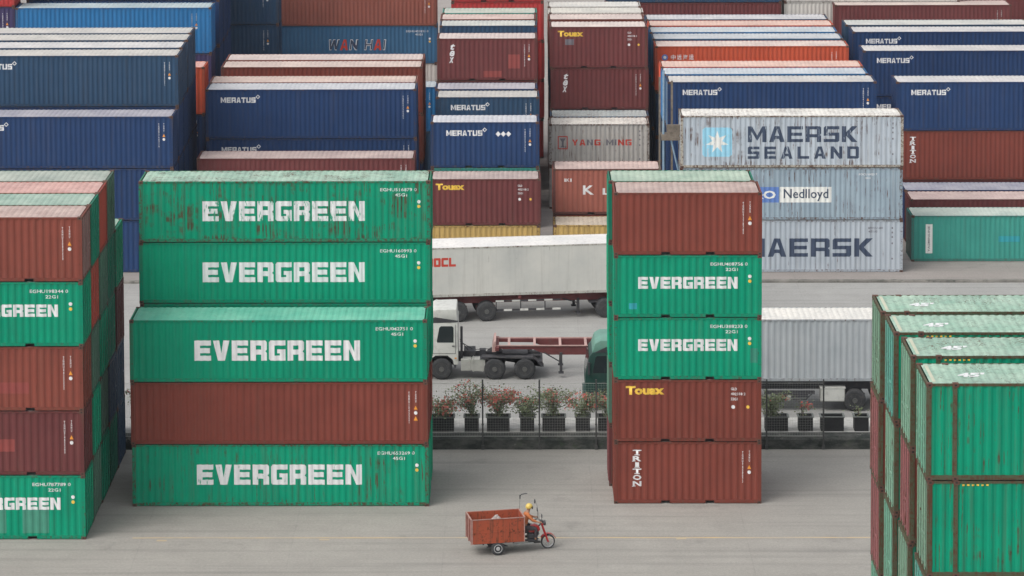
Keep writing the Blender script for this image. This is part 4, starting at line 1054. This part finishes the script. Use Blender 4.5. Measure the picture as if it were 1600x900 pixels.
# ------------------------------------------------------------------ cargo tricycle
TAZ = R(11.5)
tri = thing("cargo_tricycle", "motor tricycle with open rusty red cargo box crossing the yard", "tricycle", (-.96, 120.75, 0), TAZ)
bw = .56
b = MB()
b.box(-1.02, -bw, .50, 1.05, bw, .54)
for s in (-1, 1):
    y0, y1 = (-bw, -bw + .03) if s < 0 else (bw - .03, bw)
    b.box(-1.02, y0, .54, 1.05, y1, 1.46)
b.box(1.02, -bw + .03, .54, 1.05, bw - .03, 1.46)
for x in (-.36, .34):
    for y in (-bw - .012, bw - .002): b.box(x, y, .52, x + .05, y + .014, 1.45)
b.box(-1.0, -bw - .010, .92, 1.04, -bw + .002, .96)
b.build("cargo_box", M['cargobox'], tri, color=(.33, .075, .038, .72))
b = MB()
b.box(-1.05, -bw + .08, .52, -1.02, bw - .08, 1.40)
b.build("tailgate", M['cargobox'], tri, color=(.22, .06, .05, .7))
b = MB()
for y in (-bw - .025, bw - .015):
    b.box(-1.06, y + .005, 1.45, 1.08, y + .035, 1.48)
    for x in (-1.04, 1.03): b.box(x, y + .005, .5, x + .035, y + .035, 1.44)
b.box(-1.08, -bw, 1.44, -1.03, bw, 1.49); b.box(1.03, -bw, 1.44, 1.08, bw, 1.49)
for y in (-bw, -.02, bw - .04): b.box(-1.085, y, .48, -1.05, y + .04, 1.44)
b.build("box_rails", M['boxrail'], tri)
b = MB()
for y in (-.25, .25): b.box(-.9, y - .03, .40, 1.5, y + .03, .48)
for x in (-.6, 0, .6): b.box(x, -.5, .44, x + .06, .5, .50)
b.tube([(0, -.52, .27), (0, .52, .27)], .04, 8); b.lathe([(.10, -.1), (.13, -.05), (.13, .05), (.10, .1)], (0, 0, .27), 12)
for y in (-.38, .38):
    for k in range(4): b.box(-.42 + k*.05, y - .03, .30 + k*.025, .42 - k*.05, y + .03, .32 + k*.025)
b.tube([(1.45, 0, .45), (1.55, 0, .62), (1.72, 0, .90), (1.80, 0, .98)], .03, 8); b.tube([(1.1, .12, .7), (1.75, .06, .88)], .02, 6); b.tube([(1.1, -.12, .7), (1.75, -.06, .88)], .02, 6)
b.tube([(1.1, .1, .45), (1.1, .1, .72)], .02, 6); b.tube([(1.1, -.1, .45), (1.1, -.1, .72)], .02, 6)
b.build("frame", M['chassis'], tri)
def spoke_wheel(name, loc, r, w):
    b = MB(); b.lathe([(r*.80, -w*.3), (r*.88, -w*.5), (r*.97, -w*.35), (r, 0), (r*.97, w*.35), (r*.88, w*.5), (r*.80, w*.3)], (0,0,0), 30)
    # open ring: remove caps
    b.bm.faces.ensure_lookup_table()
    bmesh.ops.delete(b.bm, geom=[f for f in b.bm.faces if len(f.verts) > 8], context='FACES')
    wh = b.build("wheel", M['tyre'], tri, True, loc=loc)
    b = MB()
    for k in range(12):
        t = k * math.pi / 6; b.tube([(0, (.03 if k % 2 else -.03), 0), (r*.82*math.cos(t), 0, r*.82*math.sin(t))], .006, 4)
    b.lathe([(.03, -.06), (.05, -.05), (.05, .05), (.03, .06)], (0,0,0), 12)
    b.lathe([(r*.76, -w*.28), (r*.82, -w*.30), (r*.82, w*.30), (r*.76, w*.28), (r*.76, -w*.28)], (0,0,0), 30)
    bmesh.ops.delete(b.bm, geom=[f for f in b.bm.faces if len(f.verts) > 20], context='FACES')
    b.build("rim", M['rimlight'], wh)
def disc_wheel(loc, r, w, side):
    b = MB(); b.lathe([(r*.60, -w/2), (r*.85, -w/2), (r*.97, -w*.35), (r, 0), (r*.97, w*.35), (r*.85, w/2), (r*.60, w/2)], (0,0,0), 28)
    wh = b.build("wheel", M['tyre'], tri, True, loc=loc)
    b = MB(); s = side; b.lathe([(.03, s*(w/2 + .03)), (.07, s*(w/2 + .025)), (.08, s*(w/2 - .01)), (r*.50, s*(w/2 - .015)), (r*.56, s*(w/2 + .012)), (r*.62, s*(w/2 + .008)), (r*.62, s*(w/2 - .05))], (0,0,0), 24)
    b.build("rim", M['rimlight'], wh, True)
disc_wheel((0, -.50, .27), .27, .13, -1); disc_wheel((0, .50, .27), .27, .13, 1)
spoke_wheel("wheel", (2.10, 0, .28), .285, .15)
b = MB()
for y in (-.075, .075): b.tube([(2.10, y, .28), (1.98, y, .62), (1.84, y, 1.02)], [.036, .036, .032], 8)
b.box(1.80, -.10, .98, 1.90, .10, 1.02); b.build("front_fork", M['tank'], tri)
pts = [(2.10 + .33*math.cos(t), .28 + .33*math.sin(t)) for t in [R(20 + 13*i) for i in range(11)]]
ins = [(2.10 + .315*math.cos(t), .28 + .315*math.sin(t)) for t in [R(20 + 13*i) for i in range(11)]]
b = MB(); b.prism(pts + ins[::-1], -.075, .075); b.build("front_mudguard", M['tank'], tri)
b = MB(); b.prism([(1.30, .72), (1.28, .88), (1.42, .97), (1.60, .99), (1.74, .92), (1.78, .78), (1.60, .68)], -.16, .16, bev=.05); b.build("fuel_tank", M['tank'], tri, True)
b = MB(); b.prism([(.98, .66), (1.34, .70), (1.34, .80), (1.0, .80)], -.14, .14, bev=.03); b.build("saddle", M['seat'], tri, True)
b = MB(); b.box(1.28, -.17, .32, 1.66, .17, .66, .03); b.lathe([(.10, -.17), (.11, -.15), (.11, .15), (.10, .17)], (1.42, 0, .42), 14); b.tube([(1.60, 0, .60), (1.70, 0, .72)], .075, 10)
for k in range(5): b.box(1.56 + k*.022, -.10, .50 + k*.03, 1.66 + k*.022, .10, .51 + k*.03)
b.build("engine", M['engine'], tri)
b = MB(); b.tube([(1.62, -.12, .50), (1.74, -.14, .42), (1.5, -.18, .30), (.7, -.20, .30)], [.022, .024, .035, .045], 8); b.build("exhaust", M['steel'], tri)
b = MB(); b.tube([(1.66, -.38, 1.06), (1.78, -.30, 1.10), (1.84, -.08, 1.06), (1.84, .08, 1.06), (1.78, .30, 1.10), (1.66, .38, 1.06)], .014, 8); b.tube([(1.66, -.40, 1.06), (1.74, -.33, 1.09)], .022, 8); b.tube([(1.66, .40, 1.06), (1.74, .33, 1.09)], .022, 8)
b.box(1.78, -.09, 1.03, 1.90, .09, 1.14, .02); b.build("handlebar", M['engine'], tri)
b = MB(); b.lathe([(.02, -.10), (.08, -.06), (.105, 0), (.105, .02), (.09, .035)], (1.97, 0, 1.02), 16, axis='x'); b.build("headlight", M['engine'], tri, True)
b = MB(); b.lathe([(.085, .036), (.06, .05), (.01, .055)], (1.97, 0, 1.02), 16, axis='x'); b.build("headlight_glass", M['steel'], tri, True)
for y, top, lean in ((-.30, 1.42, .05), (.30, 1.47, .02)):
    b = MB(); b.tube([(1.77, y, 1.10), (1.76, y*1.15, 1.25), (1.74 + lean, y*1.2, top - .08)], .008, 6); b.box(1.72 + lean, y*1.2 - .07, top - .08, 1.745 + lean, y*1.2 + .07, top + .06, .01); b.build("mirror", M['engine'], tri)
b = MB(); b.tube([(1.06, .45, 1.45), (1.08, .45, 1.95), (1.12, .42, 2.08), (1.30, .40, 2.12), (1.36, .38, 2.11)], [.006, .006, .02, .022, .016], 6); b.box(1.06, .43, 1.9, 1.10, .47, 2.06); b.build("canopy_hook", M['engine'], tri)
b = MB(); b.tube([(1.80, .1, 1.08), (1.74, .30, 1.6), (1.66, .34, 1.86)], .005, 6); b.box(1.63, .30, 1.72, 1.67, .38, 1.88, .01); b.build("tall_mirror", M['engine'], tri)
sk_ = thing("sack", "small pale sack lying in the tricycle cargo box", "sack", (-.96 + .02, 120.75, .54), TAZ)
b = MB(); bmesh.ops.create_icosphere(b.bm, subdivisions=3, radius=1); rg = random.Random(5)
for v in b.bm.verts:
    v.co = Vector((v.co.x * .34 + .02*math.sin(7*v.co.y), v.co.y * .26, .43 + v.co.z * .43 + .04*math.sin(5*v.co.x + 3*v.co.y)))
    v.co.z = max(v.co.z, .02)
b.build("sack_body", M['sack'], sk_, True)
b = MB(); b.tube([(.0, 0, .80), (.03, .02, .86), (.09, .03, .87)], [.10, .07, .05], 8); b.build("sack_neck", M['sack'], sk_)

# ------------------------------------------------------------------ rider
def skin_obj(name, verts, edges, mat, parent, sub=2, root=0):
    me = bpy.data.meshes.new(name); me.from_pydata([v[0] for v in verts], edges, []); me.materials.append(mat)
    o = place(name, me, parent)
    if not me.skin_vertices: me.attributes  # created by the modifier below
    md = o.modifiers.new("skin", 'SKIN'); md.use_smooth_shade = True
    sv = me.skin_vertices[0].data if me.skin_vertices else None
    if sv is None:
        bpy.context.view_layer.update(); sv = me.skin_vertices[0].data
    for i, v in enumerate(verts):
        r = v[1]; sv[i].radius = (r, r) if not isinstance(r, tuple) else r
        sv[i].use_root = (i == root)
    s = o.modifiers.new("subsurf", 'SUBSURF'); s.levels = sub; s.render_levels = sub
    return o
rider = thing("person", "rider in yellow helmet and orange brown shirt sitting on the tricycle", "person", (-.96, 120.75, 0), TAZ)
V = []; Ed = []
def av(p, r, par=None):
    V.append((p, r)); i = len(V) - 1
    if par is not None: Ed.append((par, i))
    return i
pel = av((1.16, 0, .90), (.14, .11)); wa = av((1.17, 0, 1.06), (.125, .10), pel); ch = av((1.22, 0, 1.24), (.15, .11), wa); nb = av((1.27, 0, 1.38), (.07, .07), ch)
nk = av((1.30, 0, 1.46), .052, nb); hd = av((1.33, 0, 1.56), (.075, .085), nk); ht = av((1.34, 0, 1.64), (.07, .075), hd)
arms = {}; legs = {}
for s in (-1, 1):
    sh = av((1.25, .17*s, 1.34), .058, nb); el = av((1.42, .27*s, 1.16), .042, sh); wr = av((1.62, .33*s, 1.11), .028, el); pm = av((1.68, .345*s, 1.105), (.038, .022), wr)
    for k in range(4):
        yy = (.345 + (-.027 + .018*k)) * s; l_ = (.040, .048, .045, .036)[k]
        f1 = av((1.70 + l_*.5, yy, 1.112), .009, pm); f2 = av((1.70 + l_*.75, yy, 1.08), .0085, f1); av((1.70 + l_*.35, yy, 1.056), .008, f2)
    t1 = av((1.68, .305*s, 1.095), .010, pm); av((1.705, .292*s, 1.07), .009, t1)
    arms[s] = (sh, el, wr)
    hp = av((1.20, .11*s, .86), .085, pel); kn = av((1.55, .20*s, .84), .058, hp); an = av((1.52, .19*s, .42), .038, kn); av((1.62, .19*s, .38), .035, an)
skin_obj("body", V, Ed, M['skin'], rider)
V2 = [((1.16, 0, .88), (.155, .125)), ((1.17, 0, 1.06), (.145, .12)), ((1.22, 0, 1.24), (.168, .128)), ((1.265, 0, 1.365), (.10, .09))]
E2 = [(0, 1), (1, 2), (2, 3)]
for s in (-1, 1):
    i = len(V2); V2 += [((1.25, .17*s, 1.335), .075), ((1.42, .27*s, 1.165), .056), ((1.55, .31*s, 1.125), .045)]; E2 += [(3, i), (i, i+1), (i+1, i+2)]
skin_obj("shirt", V2, E2, M['shirt'], rider)
V3 = [((1.16, 0, .86), (.165, .13))]; E3 = []
for s in (-1, 1):
    i = len(V3); V3 += [((1.20, .11*s, .86), .102), ((1.55, .20*s, .85), .075), ((1.525, .19*s, .50), .058)]; E3 += [(0, i), (i, i+1), (i+1, i+2)]
skin_obj("trousers", V3, E3, M['trousers'], rider)
rider.scale = (1.1, 1.1, 1.1); rider.location = Vector(rider.location) + Vector((-.116 * math.cos(TAZ), -.116 * math.sin(TAZ), -.055))
for s in (-1, 1):
    b = MB(); b.prism([(1.46, .33), (1.72, .33), (1.72, .37), (1.60, .41), (1.56, .46), (1.46, .46)], .19*s - .045, .19*s + .045, bev=.015); b.build("shoe", M['seat'], rider, True)
b = MB(); bmesh.ops.create_uvsphere(b.bm, u_segments=24, v_segments=14, radius=1)
for v in b.bm.verts: v.co = Vector((1.335 + v.co.x * .128, v.co.y * .112, 1.60 + v.co.z * .122))
bmesh.ops.delete(b.bm, geom=[v for v in b.bm.verts if v.co.z < 1.535 or (v.co.x > 1.40 and v.co.z < 1.60)], context='VERTS')
b.build("helmet", M['helmet'], rider, True)
b = MB()
for i in range(7):
    pass
vv = []
for i in range(9):
    t = R(-62 + 15.5*i); vv.append([(1.345 + .134*math.cos(t), .118*math.sin(t), z) for z in (1.525, 1.605)])
for a_, c_ in zip(vv, vv[1:]):
    b.bm.faces.new([b.bm.verts.new(p) for p in (a_[0], c_[0], c_[1], a_[1])])
b.build("visor", M['visor'], rider)
# face: eyes, nose, ears
b = MB(); b.prism([(1.405, 1.535), (1.432, 1.53), (1.410, 1.57)], -.012, .012); b.build("nose", M['skin'], rider)

# ------------------------------------------------------------------ air
HAZE = 0.0001
if HAZE > 0:
    hb = MB(); hb.box(-160, -20, -1.0, 160, 262, 40.0)
    hm = bpy.data.materials.new("haze"); hm.use_nodes = True; hn = hm.node_tree; hn.nodes.clear()
    ho = hn.nodes.new("ShaderNodeOutputMaterial"); hv = hn.nodes.new("ShaderNodeVolumePrincipled")
    hv.inputs["Density"].default_value = HAZE; hv.inputs["Color"].default_value = (.86, .90, .95, 1)
    hn.links.new(hv.outputs[0], ho.inputs["Volume"])
    struct(hb.build("haze", hm), "stuff")
